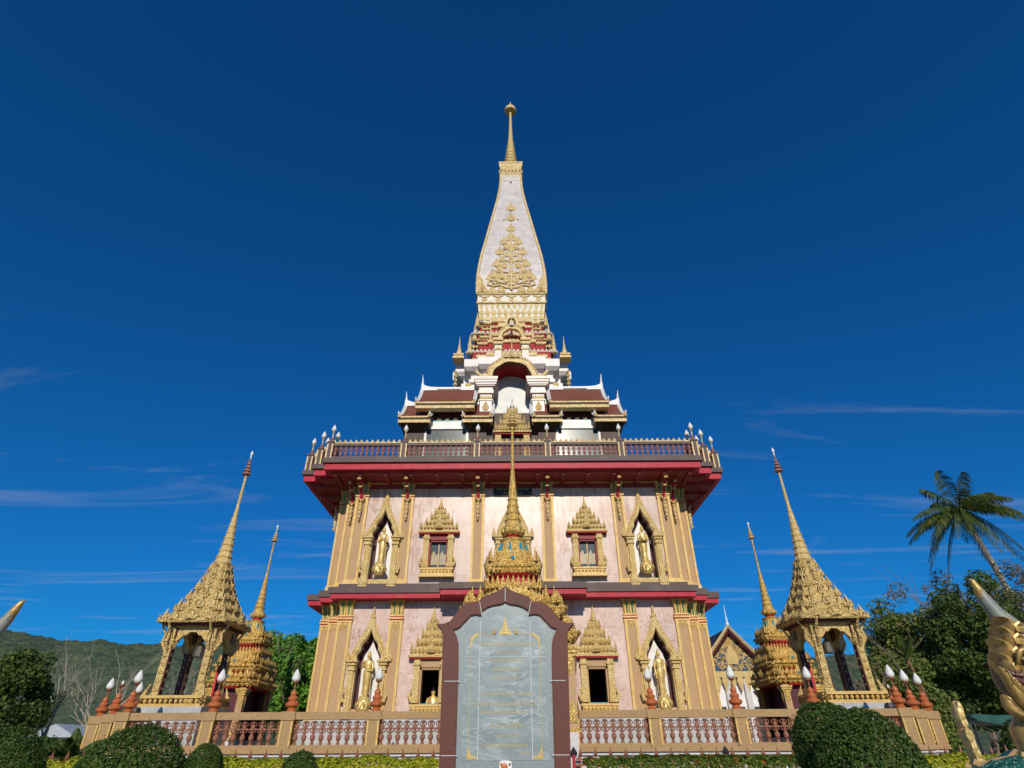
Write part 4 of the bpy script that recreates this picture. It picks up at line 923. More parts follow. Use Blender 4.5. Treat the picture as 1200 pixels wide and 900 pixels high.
t.loft([[(x + rx * math.cos(2 * math.pi * j / 12), y + ry * math.sin(2 * math.pi * j / 12), z) for j in range(12)] for rx, ry, z in ((.3, .2, 2.6), (.3, .2, 3.1), (.22, .13, 3.3), (.24, .13, 3.45), (.07, .07, 3.53), (.07, .07, 3.58), (.11, .11, 3.66), (.11, .11, 3.76), (.05, .05, 3.84), (.01, .01, 3.95))])
for s in (-1, 1): t.tube([(x + s * .22, y, 3.42), (x + s * .28, y - .05, 3.2), (x + s * .1, y - .18, 3.08)], [.06, .055, .04], 7)
tag(t.build('seated_statue', 'statue_gold', None, True, 50), 'small gold seated statue inside the lower left window', 'statue')

# ------------------------------------------------------------ balustrades
def bal_mesh(h, r, m):
    b = MB(); b.lathe([(r * .7, 0), (r * .7, h * .07), (r * .4, h * .12), (r, h * .27), (r * .95, h * .36), (r * .38, h * .47), (r * .62, h * .51), (r * .38, h * .55), (r * .8, h * .68), (r * .85, h * .76), (r * .4, h * .86), (r * .75, h * .92), (r * .75, h)], 0, 0, 8)
    for s in (-1, 1): b.tube([(s * r * .5, 0, h * .5), (s * r * 1.25, 0, h * .56), (s * r * 1.2, 0, h * .7), (s * r * .6, 0, h * .66)], r * .22, 4); b.tube([(s * r * .5, 0, h * .95), (s * r * 1.2, 0, h * .92), (s * r * 1.2, 0, h * .8), (s * r * .7, 0, h * .82)], r * .2, 4)
    return b
def segs(P): return list(zip(P, P[1:]))
def along(mb, a, b_, hw, z0, z1, ext=0.0):
    a = Vector((*a, 0)); b_ = Vector((*b_, 0)); d = (b_ - a).normalized(); n = Vector((-d.y, d.x, 0)) * hw; a = a - d * ext; b_ = b_ + d * ext
    q = [a - n, b_ - n, b_ + n, a + n]; mb.loft([[(p.x, p.y, z) for p in q] for z in (z0, z1)])
# balcony balustrade
BB = thing('balcony_balustrade', (CX, CY - 9, 13.66), 'dark railing with pink balusters and a gold crest along the upper balcony', 'balustrade')
bp_ = redent(10.58, 9.12, 9.85); bp_ = off(bp_)
posts = [(-9.12, CY - 10.58), (-5.43, CY - 10.58), (-1.77, CY - 10.58), (1.77, CY - 10.58), (5.43, CY - 10.58), (9.12, CY - 10.58)]
cornL = [(-9.12, CY - 10.58), (-9.12, CY - 9.85), (-9.85, CY - 9.85), (-9.85, CY - 9.12), (-10.58, CY - 9.12)]
rail = MB(); ri = MB(); cr = MB()
n = len(bp_)
for i in range(n):
    a, b_ = bp_[i], bp_[(i + 1) % n]; L = math.dist(a, b_)
    along(rail, a, b_, .1, 14.36, 14.5, -.12); along(ri, a, b_, .09, 13.66, 13.78, -.12)
    k = max(1, int(L / .27)); d = (Vector((*b_, 0)) - Vector((*a, 0))) / k
    if a[1] < CY + 5 or True:
        ang = math.degrees(math.atan2(d.y, d.x)) - 90
        for j in range(k):
            p = Vector((*a, 14.5)) + d * (j + .5); cr.leaf(p, .24, .26, ang, 0, .3)
        along(cr, a, b_, .06, 14.5, 14.56, -.15)
rail.build('top_rail', 'dark_granite', BB); ri.build('bottom_rail', 'dark_granite', BB); cr.build('gold_crest', 'pale_gold', BB)
pm = MB(); pm.box(-.15, .15, -.15, .15, 0, .86); pm.box(-.18, .18, -.18, .18, .86, .93); pm.k = 1
for s in (-1, 1): pm.box(s * .12 - .035, s * .12 + .035, -.17, -.1, .02, .8)
first = None
for (x, y) in posts + cornL[1:] + [(-x, y) for x, y in cornL[1:]]:
    if first is None: first = pm.build('post', ['dark_granite', 'pale_gold'], BB); first.location = (x, y - (CY - 9), 0); first.location -= Vector((0, 0, 0)); 
    else: dup(first, loc=(x, y - (CY - 9), 0))
for v in first.data.vertices: v.co += Vector((0, CY - 9, 13.66))
bb = bal_mesh(.58, .085, None).build('baluster', 'balcony_bronze', BB)
for v in bb.data.vertices: v.co += Vector((0, CY - 9, 13.66))
cnt = 0
for a, b_ in segs(posts):
    k = int(round((b_[0] - a[0]) / .255)); 
    for j in range(1, k):
        o = bb if cnt == 0 else dup(bb); cnt += 1; o.location = (a[0] + (b_[0] - a[0]) * j / k, -1.58, .12)
for s in (-1, 1):
    for a, b_ in segs(cornL):
        for t in (.36, .64): dup(bb, loc=(s * abs(a[0] + (b_[0] - a[0]) * t), a[1] + (b_[1] - a[1]) * t - (CY - 9), .12))

def lamp_proto(kind):
    t = bpy.data.objects.new('post_lamp', None); COL.objects.link(t)
    if kind == 'terrace':
        b = MB(); b.lathe([(.16, 0), (.18, .05), (.12, .1), (.24, .18), (.25, .25), (.13, .33), (.17, .38), (.17, .43), (.09, .5), (.12, .55), (.11, .6), (.05, .67)], 0, 0, 12); b.build('finial_base', 'terracotta', t, True, 40)
        b = MB(); b.tube([(0, 0, .65), (0, 0, .9)], .028, 6); b.lathe([(.03, .86), (.11, .9), (.12, .95), (.05, .95)], 0, 0, 10); b.build('stem', 'rust', t)
        b = MB(); b.lathe([(.1, .94), (.145, 1.0), (.155, 1.06), (.13, 1.15), (.07, 1.27), (.012, 1.36)], 0, 0, 14); b.build('bud_globe', 'lamp_glass', t, True)
    else:
        b = MB(); b.lathe([(.1, 0), (.13, .05), (.07, .12), (.11, .18), (.06, .26), (.04, .3)], 0, 0, 10); b.build('finial_base', 'balcony_bronze', t, True, 40)
        b = MB(); b.tube([(0, 0, .28), (0, 0, .62)], [.035, .03], 6); b.lathe([(.03, .58), (.08, .62), (.09, .66), (.04, .66)], 0, 0, 8); b.build('stem', 'pale_gold', t)
        b = MB(); b.lathe([(.08, .65), (.125, .71), (.13, .77), (.1, .86), (.05, .96), (.01, 1.04)], 0, 0, 12); b.build('bud_globe', 'lamp_glass', t, True)
    return t
LR = random.Random(8)
def place_lamps(kind, spots, group, cat='lamp'):
    p = lamp_proto(kind); first = True
    for (x, y, z, lab, broken) in spots:
        o = p if first else dup(p); first = False
        o.location = (x, y, z); tag(o, lab, cat, group); q = .018 if kind == 'terrace' else .01
        o.rotation_euler = (LR.gauss(0, q), LR.gauss(0, q), LR.uniform(0, 6)); o.scale = (.92, .92, LR.uniform(.95, 1.0))
        if broken:
            for ch in kids(o):
                if ch.name.startswith('bud_globe'): ch.scale = (.35, .35, .35); ch.location = (0, 0, .62); ch.name = 'bare_bulb'
ordn = ['first', 'second', 'third', 'fourth', 'fifth']
sp_ = []
for s, w in ((-1, 'left'), (1, 'right')):
    sp_.append((s * 1.77, CY - 10.58, 14.59, 'balcony lamp with white bud globe nearest the middle on the %s half' % w, 0))
    sp_.append((s * 5.43, CY - 10.58, 14.59, 'balcony lamp with white bud globe halfway along the %s half of the front rail' % w, 0))
    for k, (x, y) in enumerate(cornL): sp_.append((-s * x, y, 14.59, 'balcony bud lamp, %s outwards from the front on the stepped %s corner' % (ordn[k], w), 0))
place_lamps('balcony', sp_, 'bud lamps along the balcony railing')

# terrace balustrade (left and right of the stairs)
ZB = TZ
TS = [(-1.95, 22.15), (-13.1, 22.15), (-13.1, 23.35), (-14.3, 23.35), (-14.3, 24.55), (-15.5, 24.55), (-15.5, 30.2)]
tpost = [(-1.95, 22.15), (-4.68, 22.15), (-7.55, 22.15), (-10.2, 22.15), (-13.1, 22.15), (-14.3, 23.35), (-15.5, 24.55), (-15.5, 26.6), (-15.5, 28.0), (-15.5, 30.2)]
tb_m = bal_mesh(.68, .088, None); tb_m.box(-.145, .145, -.02, .02, .43, .465)
for s, w in ((-1, 'left'), (1, 'right')):
    root = thing('terrace_balustrade', (s * 7.5, 22.15, TZ), 'sandstone terrace railing with ornate rust coloured balusters, %s of the stone tablet' % w, 'balustrade', 'terrace railings beside the stairs')
    ra = MB(); rb = MB()
    for a, b_ in segs(TS):
        a = (-s * a[0], a[1]); b_ = (-s * b_[0], b_[1])
        along(ra, a, b_, .17, 2.40, 2.62, .17 if abs(a[1] - b_[1]) < .01 and abs(a[0]) < 2 else -.17 if abs(a[0] - b_[0]) < .01 else .16); along(rb, a, b_, .14, TZ + .003, TZ + .1, -.14)
    ra.build('top_rail', 'rail_stone', root); rb.build('bottom_rail', 'rail_stone', root)
    fp = None
    for (x, y) in tpost:
        x = -s * x
        if fp is None:
            m = MB(); m.box(x - .2, x + .2, y - .21, y + .21, TZ + .002, 2.63 + .004); m.k = 1
            for q in (-1, 1): m.box(x + q * .175 - .03, x + q * .175 + .03, y - .235, y - .19, TZ + .05, 2.36)
            m.k = 0; m.box(x - .235, x + .235, y - .245, y + .245, 2.38, 2.637)
            fp = m.build('post', ['rail_stone', 'gold_flat'], root); fx, fy = x, y
        else: dup(fp, shift=(x - fx, y - fy, 0))
    fb = None; c = 0
    for i, (a, b_) in enumerate(segs(tpost)):
        if i in (4, 5): runs = [((a[0], b_[1]), b_)] ; 
        else: runs = [(a, b_)]
        for (p, q) in runs:
            L = math.dist(p, q); k = max(2, int(round(L / .285)))
            for j in range(1, k):
                x = -s * (p[0] + (q[0] - p[0]) * j / k); y = p[1] + (q[1] - p[1]) * j / k
                if fb is None:
                    fb = tb_m.build('baluster', 'bronze', root)
                    for v in fb.data.vertices: v.co += Vector((s * 7.5, 22.15, TZ))
                    o = fb
                else: o = dup(fb)
                o.location = (x - s * 7.5, y - 22.15, .1)
sp_ = []
pos = [(4.68, 22.15, 'lamp nearest the stone tablet'), (7.55, 22.15, 'lamp second from the stone tablet'), (10.2, 22.15, 'lamp third from the stone tablet'), (13.1, 22.15, 'large lamp on the front corner post'), (14.3, 23.35, 'lamp on the middle step of the corner'), (15.5, 24.55, 'outermost lamp of the stepped corner'), (15.5, 26.6, 'nearer side rail lamp behind the corner'), (15.5, 28.0, 'farther side rail lamp behind the corner')]
for s, w in ((-1, 'left'), (1, 'right')):
    for i, (x, y, l_) in enumerate(pos):
        br = (s < 0 and i in (4, 7)) or (s > 0 and i == 6)
        sp_.append((s * x, y, 2.637, 'orange finial %s, %s terrace railing%s' % (l_, w, ', globe missing' if br else ''), br))
place_lamps('terrace', sp_, 'orange finial lamps on the terrace railing')

# spiked iron fence in front of the terrace
for s, w in ((-1, 'left'), (1, 'right')):
    root = thing('spiked_fence', (s * 7.5, 19.6, 0), 'low rusty spiked iron fence behind the hedge, %s of the stone tablet' % w, 'fence', 'spiked fences below the terrace')
    r = MB(); xa, xb = sorted((s * 1.7, s * 15.5))
    for z in (.55, 1.12): r.box(xa, xb, 19.58, 19.62, z, z + .05)
    r.build('rail', 'rust', root)
    def picket(h, x):
        m = MB(); m.box(x - .022, x + .022, 19.53, 19.577, .3, h - .16)
        m.lathe([(.02, h - .2), (.06, h - .12), (.03, h - .06), (.004, h + .06)], x, 19.555, 5)
        if h > 1.4: m.box(x - .1, x + .1, 19.535, 19.572, h - .26, h - .21); m.ball((x - .1, 19.555, h - .235), .035, 5, 3); m.ball((x + .1, 19.555, h - .235), .035, 5, 3)
        return m.build('picket', 'rust', root)
    pt, ps = picket(1.52, s * 1.9), picket(1.34, s * 2.12)
    for k in range(1, 31): dup(pt, shift=(s * .44 * k, 0, 0)); dup(ps, shift=(s * .44 * k, 0, 0)) if k < 31 else None
    fp = MB(); x0 = s * 1.72; fp.box(x0 - .04, x0 + .04, 19.56, 19.64, 0, 1.4); fp.k = 1; fp.leaf((x0, 19.6, 1.38), .22, .22); fp.ball((x0, 19.6, 1.44), .07, 6, 4)
    f0 = fp.build('fence_post', ['crimson', 'dark'], root)
    for k in (1, 2, 3): dup(f0, shift=(s * 4.4 * k, 0, 0))

# ------------------------------------------------------------ stone tablet
SX, SY = -.087, 6.4
TAB = thing('stone_tablet', (SX, SY, 0), 'tall inscribed grey marble tablet in a red granite frame with lobed pointed top', 'tablet')
OU = [(-.588, 1.431), (-.613, 2.314), (-.622, 2.582), (-.645, 2.641), (-.695, 2.692), (-.617, 2.694), (-.556, 2.72), (-.5, 2.792), (-.452, 2.856), (-.396, 2.896), (-.333, 2.914), (-.272, 2.911), (-.245, 2.956), (-.163, 2.99), (-.076, 3.02), (0, 3.07)]
IN = [(-.437, 1.431), (-.448, 2.314), (-.458, 2.498), (-.477, 2.571), (-.51, 2.628), (-.454, 2.649), (-.399, 2.71), (-.344, 2.768), (-.291, 2.779), (-.244, 2.768), (-.227, 2.818), (-.177, 2.849), (-.126, 2.867), (-.056, 2.878), (-.02, 2.889), (0, 2.907)]
OU = [(x * 1.045, z) for x, z in OU]; IN = [(x * 1.055, z) for x, z in IN]
def mir(L): return [(SX + x, z) for x, z in L] + [(SX - x, z) for x, z in L[-2::-1]]
fr = MB(); o_, i_ = mir(OU), mir(IN)
o_ = [(o_[0][0], 1.3)] + o_ + [(o_[-1][0], 1.3)]; i_ = [(i_[0][0], 1.3)] + i_ + [(i_[-1][0], 1.3)]
fr.plate(i_, o_, SY - .02, SY + .2)
o2 = [(SX + (x - SX) * .985, z - .006) for x, z in o_]; i2_ = [(SX + (x - SX) * 1.02, z + .006) for x, z in i_]
fr.plate(i2_, o2, SY - .032, SY - .02)
frame = fr.build('frame', 'red_granite', TAB)
jt = MB()
for z in (2.154, 1.532):
    for s in (-1, 1): xa, xb = sorted((SX + s * .445, SX + s * .605)); jt.box(xa, xb, SY - .0345, SY - .03, z - .003, z + .003)
jt.box(SX - .0035, SX + .0035, SY - .0345, SY - .03, 2.91, 3.05)
for s in (-1, 1):
    jt.add([(SX + s * a, SY - .0335, z) for a, z in ((.243, 2.77), (.249, 2.77), (.277, 2.91), (.271, 2.91))], [(0, 1, 2, 3) if s > 0 else (3, 2, 1, 0)])
jt.build('joint', 'joint', frame)
sl_ = MB(); cx_ = SX; n = len(i_)
sl_.add([(SX, SY, 2.0)] + [(x, SY, z) for x, z in i_], [(0, k + 1, k) for k in range(1, n)] + [(0, 1, n)]); slab = sl_.build('marble_edge', 'slab_edge', TAB)
pn = MB(); pz = [(x, z) for x, z in i_ if z > 2.7]
PW = .415
pan = [(SX - PW + .045 * 0, 1.49), (SX + PW, 1.49), (SX + PW, 2.66)] + [(SX + (x - SX) * .93, z - .03) for x, z in i_[::-1] if z > 2.72] + [(SX - PW, 2.66)]
pn.add([(SX, SY - .004, 2.0)] + [(x, SY - .004, z) for x, z in pan], [(0, k, k % len(pan) + 1) for k in range(1, len(pan) + 1)])
panel = pn.build('inscribed_panel', 'slab', TAB)
jl = MB()
for x in (-.26, .26): jl.box(SX + x - .0035, SX + x + .0035, SY - .007, SY - .0045, 1.49, 2.72)
jl.box(SX - PW, SX + PW, SY - .007, SY - .0045, 2.372, 2.377); jl.box(SX - PW, SX + PW, SY - .007, SY - .0045, 1.955, 1.958)
jl.build('slab_joint', 'joint', panel)
tx = MB(); yl = SY - .007
def L_(body, xa, xb, z, h): text_mesh(tx, body, SX + xa, SX + xb, z, yl, h)
L_('พระมหาธาตุเจดีย์พระจอมไทยบารมีประกาศ', -.27, .315, 2.498, .05)
L_('วัดฉลอง จังหวัดภูเก็ต', -.1, .14, 2.414, .034); L_('ประดิษฐานพระบรมสารีริกธาตุ', -.16, .19, 2.343, .036)
L_('พระราชทานนามโดย', -.125, .145, 2.265, .036); L_('สมเด็จพระเจ้าอยู่หัว', -.12, .145, 2.184, .036); L_('๏', -.01, .01, 2.12, .014)
L_('พุทธศาสนิกชนร่วมกันสร้างถวายเป็นพุทธบูชา', -.24, .275, 2.037, .038); L_('เพื่อเป็นที่สักการะของประชาชนทั่วไปสืบไปภายหน้า', -.29, .30, 1.96, .036); L_('ขอให้พระศาสนาเจริญรุ่งเรืองตลอดกาล', -.235, .245, 1.884, .036)
L_('ณ วัดฉลองภูเก็ต', -.14, .175, 1.773, .05); L_('เมืองภูเก็ต', -.11, .12, 1.689, .032); L_('ศิลาจารึกนี้สร้างขึ้นเป็นที่ระลึก', -.215, .215, 1.614, .038); L_('พุทธศักราช', .14, .26, 1.553, .02)
tx.build('lettering', 'letter', panel)
og = MB()
for k, (w, z, h) in enumerate(((.10, 2.585, .045), (.085, 2.615, .045), (.065, 2.645, .045), (.045, 2.675, .04), (.028, 2.70, .06))): og.leaf((SX, yl + .002, z), w, h, -90, 0, .04)
for s in (-1, 1):
    og.leaf((SX + s * .05, yl + .002, 2.58), .03, .06, -90, 0, .04)
    og.box(*sorted((SX + s * .13, SX + s * .29)), yl - .001, yl + .001, 2.586, 2.592)
    og.tube([(SX + s * .12, yl, 2.595), (SX + s * .105, yl, 2.6), (SX + s * .1, yl, 2.615), (SX + s * .098, yl, 2.645)], [.012, .014, .011, .003], 5); og.tube([(SX + s * .125, yl, 2.592), (SX + s * .13, yl, 2.605), (SX + s * .122, yl, 2.622)], [.01, .009, .003], 5)
    for k in range(4): og.leaf((SX + s * (.29 + .018 * k), yl + .002, 2.575 - .012 * k), .035, .035, -90, 0, .06); og.leaf((SX + s * (.345 + .003 * k), yl + .002, 2.545 - .02 * k), .03, -.03, -90, 0, .06)
    og.box(SX + s * .352 - .002, SX + s * .352 + .002, yl - .001, yl + .001, 1.56, 2.47)
    for k in range(5): og.leaf((SX + s * (.35 - .02 * k), yl + .002, 1.5), .03, .07 - .012 * k, -90, 0, .06)
    og.leaf((SX + s * .345, yl + .002, 1.5), .04, .11, -90, 0, .06)
og.build('gilt_ornament', 'letter', panel)
pl = MB(); pl.box(SX - .75, SX + .75, SY - .25, SY + .4, 0, 1.3); pl.box(SX - .82, SX + .82, SY - .32, SY + .47, 0, .35); pl.build('plinth', 'red_granite', TAB)
bd = MB(); z = 1.455; x = SX + .005
bd.loft([[(x + a, y, z + b_) for a, b_ in ((-.055, -.1), (.055, -.1), (.06, -.04), (.055, .028), (.03, .036), (-.03, .036), (-.055, .028), (-.06, -.04))] for y in (SY - .03, SY - .01)]); bd.k = 1
bd.ball((x - .012, SY - .032, z - .01), .028, 8, 5, (1.2, .3, 1)); bd.ball((x - .04, SY - .032, z + .008), .012, 6, 4, (1, .4, 1)); bd.k = 2; bd.ball((x + .04, SY - .032, z + .005), .009, 6, 4, (1, .4, 1.4))
tag(bd.build('small_plaque', ['eye_white', 'terracotta', 'dark']), 'small white plaque with brown emblem at the foot of the tablet', 'plaque')

# ------------------------------------------------------------ serpent heads beside the path
def naga(sg, dx, dz, lab, fin_post=True, lean=0):
    y = 5.2; root = thing('serpent_statue', (sg * 4.0 + dx, y, 0), lab, 'serpent statue', 'gilded serpents guarding the stairs')
    T = Matrix.Translation((dx, 0, dz)) @ Matrix.Diagonal((sg, 1, 1, 1)) @ Matrix.Translation((4, y, 1.9)) @ Matrix.Rotation(R(-lean), 4, 'Y') @ Matrix.Translation((-4, -y, -1.9))
    T2 = Matrix.Translation((dx - sg * .155 - (0 if sg > 0 else .5), 0, 0 if sg > 0 else -.1)) @ Matrix.Diagonal((sg, 1, 1, 1))
    def mb(low=False): m = MB(); m.T = T2 if low else T; return m
    def fin(m, *a):
        if sg < 0: m.f = [f[::-1] for f in m.f]
        return m.build(*a)
    h = mb(); h.tube([(4.32, y, 2.02), (4.2, y, 2.2), (4.08, y, 2.38), (4.0, y, 2.53), (3.955, y, 2.66), (3.94, y, 2.74)], [.24, .16, .10, .062, .043, .028], 10)
    for k in range(4): h.tube([(4.22 - .05 * k, y - .13 + .03 * k, 2.16 + .1 * k), (4.14 - .045 * k, y - .12 + .026 * k, 2.3 + .09 * k), (4.07 - .03 * k, y - .09 + .02 * k, 2.42 + .06 * k)], [.012, .016, .006], 4)
    horn = fin(h, 'horn', 'naga_skin', root, True)
    t = mb(); t.tube([(3.958, y, 2.64), (3.94, y, 2.72), (3.92, y, 2.79), (3.9, y, 2.81)], [.044, .034, .02, .005], 8); fin(t, 'horn_tip', 'naga_gold', horn, True)
    hd = mb(); hd.loft([[(4.2 + dx_ + .0, y + .23 * a * math.cos(q), 1.98 + dz_ + b_ * math.sin(q)) for q in [2 * math.pi * j / 14 for j in range(14)]] for dx_, dz_, a, b_ in ((-.4, .06, .25, .08), (-.34, .05, .7, .17), (-.22, .04, 1, .24), (0, .05, 1.1, .27), (.2, .06, 1.0, .22), (.36, .03, .75, .13), (.46, .05, .5, .09), (.52, .1, .2, .04))])
    head = fin(hd, 'head', 'naga_brown', root, True)
    e = mb(); e.T = T @ Matrix.Translation((-.13, 0, 0)); e.ball((4.045, y - .235, 2.13), .034, 12, 8, (1.2, .6, .8)); e.k = 1; e.ball((4.05, y - .25, 2.13), .02, 8, 6, (1, .5, 1)); e.k = 2
    e.tube([(3.95, y - .22, 2.1), (3.99, y - .25, 2.19), (4.07, y - .26, 2.22), (4.16, y - .24, 2.17)], [.01, .022, .022, .008], 5); e.tube([(3.96, y - .22, 2.08), (4.04, y - .25, 2.06), (4.14, y - .24, 2.09)], [.008, .016, .006], 5)
    fin(e, 'eye', ['eye_white', 'terracotta', 'naga_gold'], head, True)
    mo = mb(); mo.T = T @ Matrix.Translation((-.13, 0, 0)); mo.tube([(3.86, y - .215, 2.02), (3.92, y - .245, 1.965), (4.04, y - .255, 1.95), (4.3, y - .23, 1.97)], [.012, .03, .035, .02], 6); mo.k = 1
    for k in range(6): mo.leaf((3.93 + .055 * k, y - .27, 1.975), .04, -.05 if k % 2 else -.035, -90, 0, .3)
    mo.k = 2; mo.tube([(3.83, y - .2, 2.06), (3.88, y - .25, 2.035), (3.98, y - .26, 2.015), (4.2, y - .25, 2.03), (4.6, y - .2, 2.06), (4.82, y - .08, 2.14)], [.01, .022, .022, .025, .035, .02], 5)
    fin(mo, 'mouth', ['maroon', 'eye_white', 'naga_brown'], head)
    mn = mb()                         # curling golden mane up the back of the head
    for (x, z, s) in ((3.80, 2.10, 1.0), (3.84, 2.2, 1.05), (3.9, 2.3, 1.0), (3.95, 2.39, .8)):
        for yy, th in ((-.08, .2),):
            mn.puff([(x + a * s, z + b_ * s) for a, b_ in ((.13, -.08), (.04, -.1), (-.02, -.06), (-.03, 0), (-.02, .05), (-.045, .11), (.02, .085), (.055, .04), (.1, .03), (.14, -.01))], y + yy, th, .4)
        mn.tube([(x + .1, y - .18, z + .0), (x + .05, y - .192, z + .02), (x + .015, y - .185, z - .0), (x + .02, y - .185, z - .04), (x + .055, y - .192, z - .05), (x + .07, y - .185, z - .025)], [.008, .015, .016, .015, .013, .007], 5)
        mn.k = 1; mn.tube([(x + .13 * s, y - .175, z - .06 * s), (x + .05 * s, y - .185, z - .072 * s), (x - .012, y - .165, z - .045 * s)], [.008, .013, .006], 4); mn.k = 0
    mn.puff([(3.80, 2.06), (3.79, 2.13), (3.85, 2.22), (3.9, 2.32), (3.95, 2.42), (3.99, 2.38), (4.0, 2.28), (3.95, 2.18), (3.88, 2.09)], y - .02, .22)
    fin(mn, 'mane', ['naga_gold', 'naga_brown'], root, True, 40)
    fl = mb()                         # feathered jaw frill
    for P, yy in (([(3.67, 2.09), (3.72, 2.03), (3.755, 1.98), (3.79, 1.92), (3.83, 1.86), (3.92, 1.80), (4.0, 1.76), (3.9, 1.74), (3.77, 1.78), (3.71, 1.84), (3.69, 1.93)], -.2), ([(3.665, 1.9), (3.65, 1.81), (3.7, 1.75), (3.8, 1.71), (3.95, 1.69), (3.92, 1.74), (3.77, 1.79), (3.7, 1.84)], -.13)): fl.puff(P, y + yy, .09, .22)
    for k in range(7):
        a = (3.70 + .03 * k, 2.03 - .038 * k); fl.tube([(a[0], y - .25, a[1]), (a[0] + .012, y - .256, a[1] - .06), (a[0] + .04, y - .25, a[1] - .11)], [.004, .008, .003], 4)
    fl.k = 2
    for P_ in ([(3.69, 2.06), (3.73, 1.97), (3.78, 1.88), (3.85, 1.81), (3.95, 1.77)], [(3.675, 1.87), (3.72, 1.79), (3.82, 1.745), (3.92, 1.72)]): fl.tube([(a_, y - (.247 if P_[0][1] > 2 else .177), b_) for a_, b_ in P_], .005, 4)
    for k in range(8): a_ = (3.705 + .03 * k, 2.0 - .034 * k); fl.tube([(a_[0] + .02, y - .245, a_[1] + .02), (a_[0] - .005, y - .243, a_[1] - .045)], .0035, 4)
    fl.k = 1; fl.tube([(3.8, y - .25, 1.93), (3.88, y - .26, 1.835), (4.05, y - .26, 1.77)], [.006, .014, .014], 5)
    fin(fl, 'jaw_frill', ['naga_gold', 'naga_teal', 'naga_brown'], root, True, 50)
    nk = mb(); nk.tube([(4.25, y, 1.9), (4.1, y, 1.68), (4.15, y, 1.35), (4.3, y, .9), (4.35, y, .4), (4.3, y, 0)], [.24, .25, .27, .3, .32, .34], 14); nk.build if False else None
    neck = fin(nk, 'neck', 'naga_teal', root, True)
    bl = mb(); bl.tube([(3.93, y - .03, 1.74), (3.88, y - .03, 1.66), (3.9, y - .03, 1.35), (4.02, y - .03, .9), (4.05, y - .03, .3)], [.12, .16, .17, .18, .18], 10); fin(bl, 'throat', 'eye_white' if False else 'naga_gold', neck, True)
    bt = mb(); bt.puff([(3.74, 1.72), (3.8, 1.68), (3.9, 1.66), (4.05, 1.68), (4.02, 1.58), (3.86, 1.6)], y - .16, .12); fin(bt, 'chin', 'lamp_glass', head)
    bo_ = mb(True); P = [(3.0, 4.75, 1.25), (3.16, 4.7, 1.34), (3.28, 4.68, 1.37), (3.4, 4.7, 1.39), (3.52, 4.78, 1.42), (3.75, 4.9, 1.32), (4.0, 5.0, 1.1)]
    bo_.tube(P, [.1, .13, .145, .145, .15, .17, .2], 12); bo_.k = 1
    bo_.tube([(x, y_ - .02, z + r) for (x, y_, z), r in zip(P[1:], (.12, .125, .12, .13, .15, .18))], .022, 6)
    for k in range(8):
        t = k / 8; x = 3.1 + .5 * t; bo_.leaf((x, 4.68, 1.46 + .02 * math.sin(k)), .05, .04, -90, 0, .3)
    body = fin(bo_, 'body_coil', ['naga_teal', 'rail_stone'], root, True, 50)
    ps = mb(True)
    if fin_post:
      for P, yy, th in (([(3.215, 1.3), (3.212, 1.6), (3.2, 1.66), (3.215, 1.7), (3.245, 1.7), (3.262, 1.66), (3.255, 1.6), (3.275, 1.3)], 4.78, .14), ([(3.21, 1.7), (3.205, 1.76), (3.215, 1.83), (3.24, 1.87), (3.258, 1.83), (3.25, 1.76), (3.25, 1.7)], 4.78, .13), ([(3.48, 1.40), (3.47, 1.51), (3.5, 1.56), (3.55, 1.52), (3.61, 1.45), (3.6, 1.40)], 4.7, .1)): ps.puff(P, yy, th * .6, .12)
      fin(ps, 'back_fin', 'old_gold', root, True, 50)
    return root
naga(1, .155, .03, 'grey and gold serpent head with curled gold mane at the right picture edge')
naga(-1, -.52, -.08, 'serpent with curved gold horn tip rising at the left picture edge', False, 9)
# ------------------------------------------------------------ gabled hall far right
GX, GY = 20.9, 60.0
H = thing('gabled_hall', (GX, GY, 0), 'white hall with gilded blue gable behind the right side of the pagoda', 'hall')
m = MB(); m.box(GX - 3.4, GX + 3.4, GY + .3, GY + 16, 0, 7.6); m.build('wall', 'white', H)
m = MB()
for s in (-1, 1):
    prof = [(0, 11.3), (1.2, 9.85), (2.4, 8.6), (4.0, 7.4)]
    v = [(GX + s * x, GY - .4, z) for x, z in prof] + [(GX + s * x, GY + 16.5, z) for x, z in prof]; v += [(x, y, z - .18) for x, y, z in v]
    f = [(i, i + 1, i + 5, i + 4) for i in range(3)] + [(8 + i + 1, 8 + i, 12 + i, 13 + i) for i in range(3)] + [(i, i + 8, i + 9, i + 1) for i in range(3)]
    if s < 0: f = [q[::-1] for q in f]
    m.add(v, f)
m.build('roof', 'dark_wood', H)
m = MB()
for s in (-1, 1):
    m.k = 0; m.tube([(GX + s * x, GY - .55, z + .08) for x, z in ((0, 11.35), (1.2, 9.95), (2.4, 8.7), (4.05, 7.45))], [.13, .16, .16, .2], 4)
    m.k = 1; m.tube([(GX + s * x, GY - .45, z - .22) for x, z in ((0, 11.2), (1.2, 9.85), (2.4, 8.6), (3.9, 7.4))], .16, 4)
m.k = 2; m.lathe([(.12, 11.4), (.2, 11.55), (.08, 11.8), (.1, 12.0), (.03, 12.4), (.05, 12.6), (.01, 13.4)], GX, GY - .55, 6)
m.build('bargeboard', ['pale_gold', 'maroon', 'white'], H)
m = MB(); m.k = 1; m.add([(GX - 3.3, GY + .02, 7.5), (GX + 3.3, GY + .02, 7.5), (GX + 2.2, GY + .02, 8.6), (GX + 1.1, GY + .02, 9.75), (GX, GY + .02, 11.0), (GX - 1.1, GY + .02, 9.75), (GX - 2.2, GY + .02, 8.6)], [(0, 1, 2, 3, 4, 5, 6)]); m.k = 0
random.seed(5)
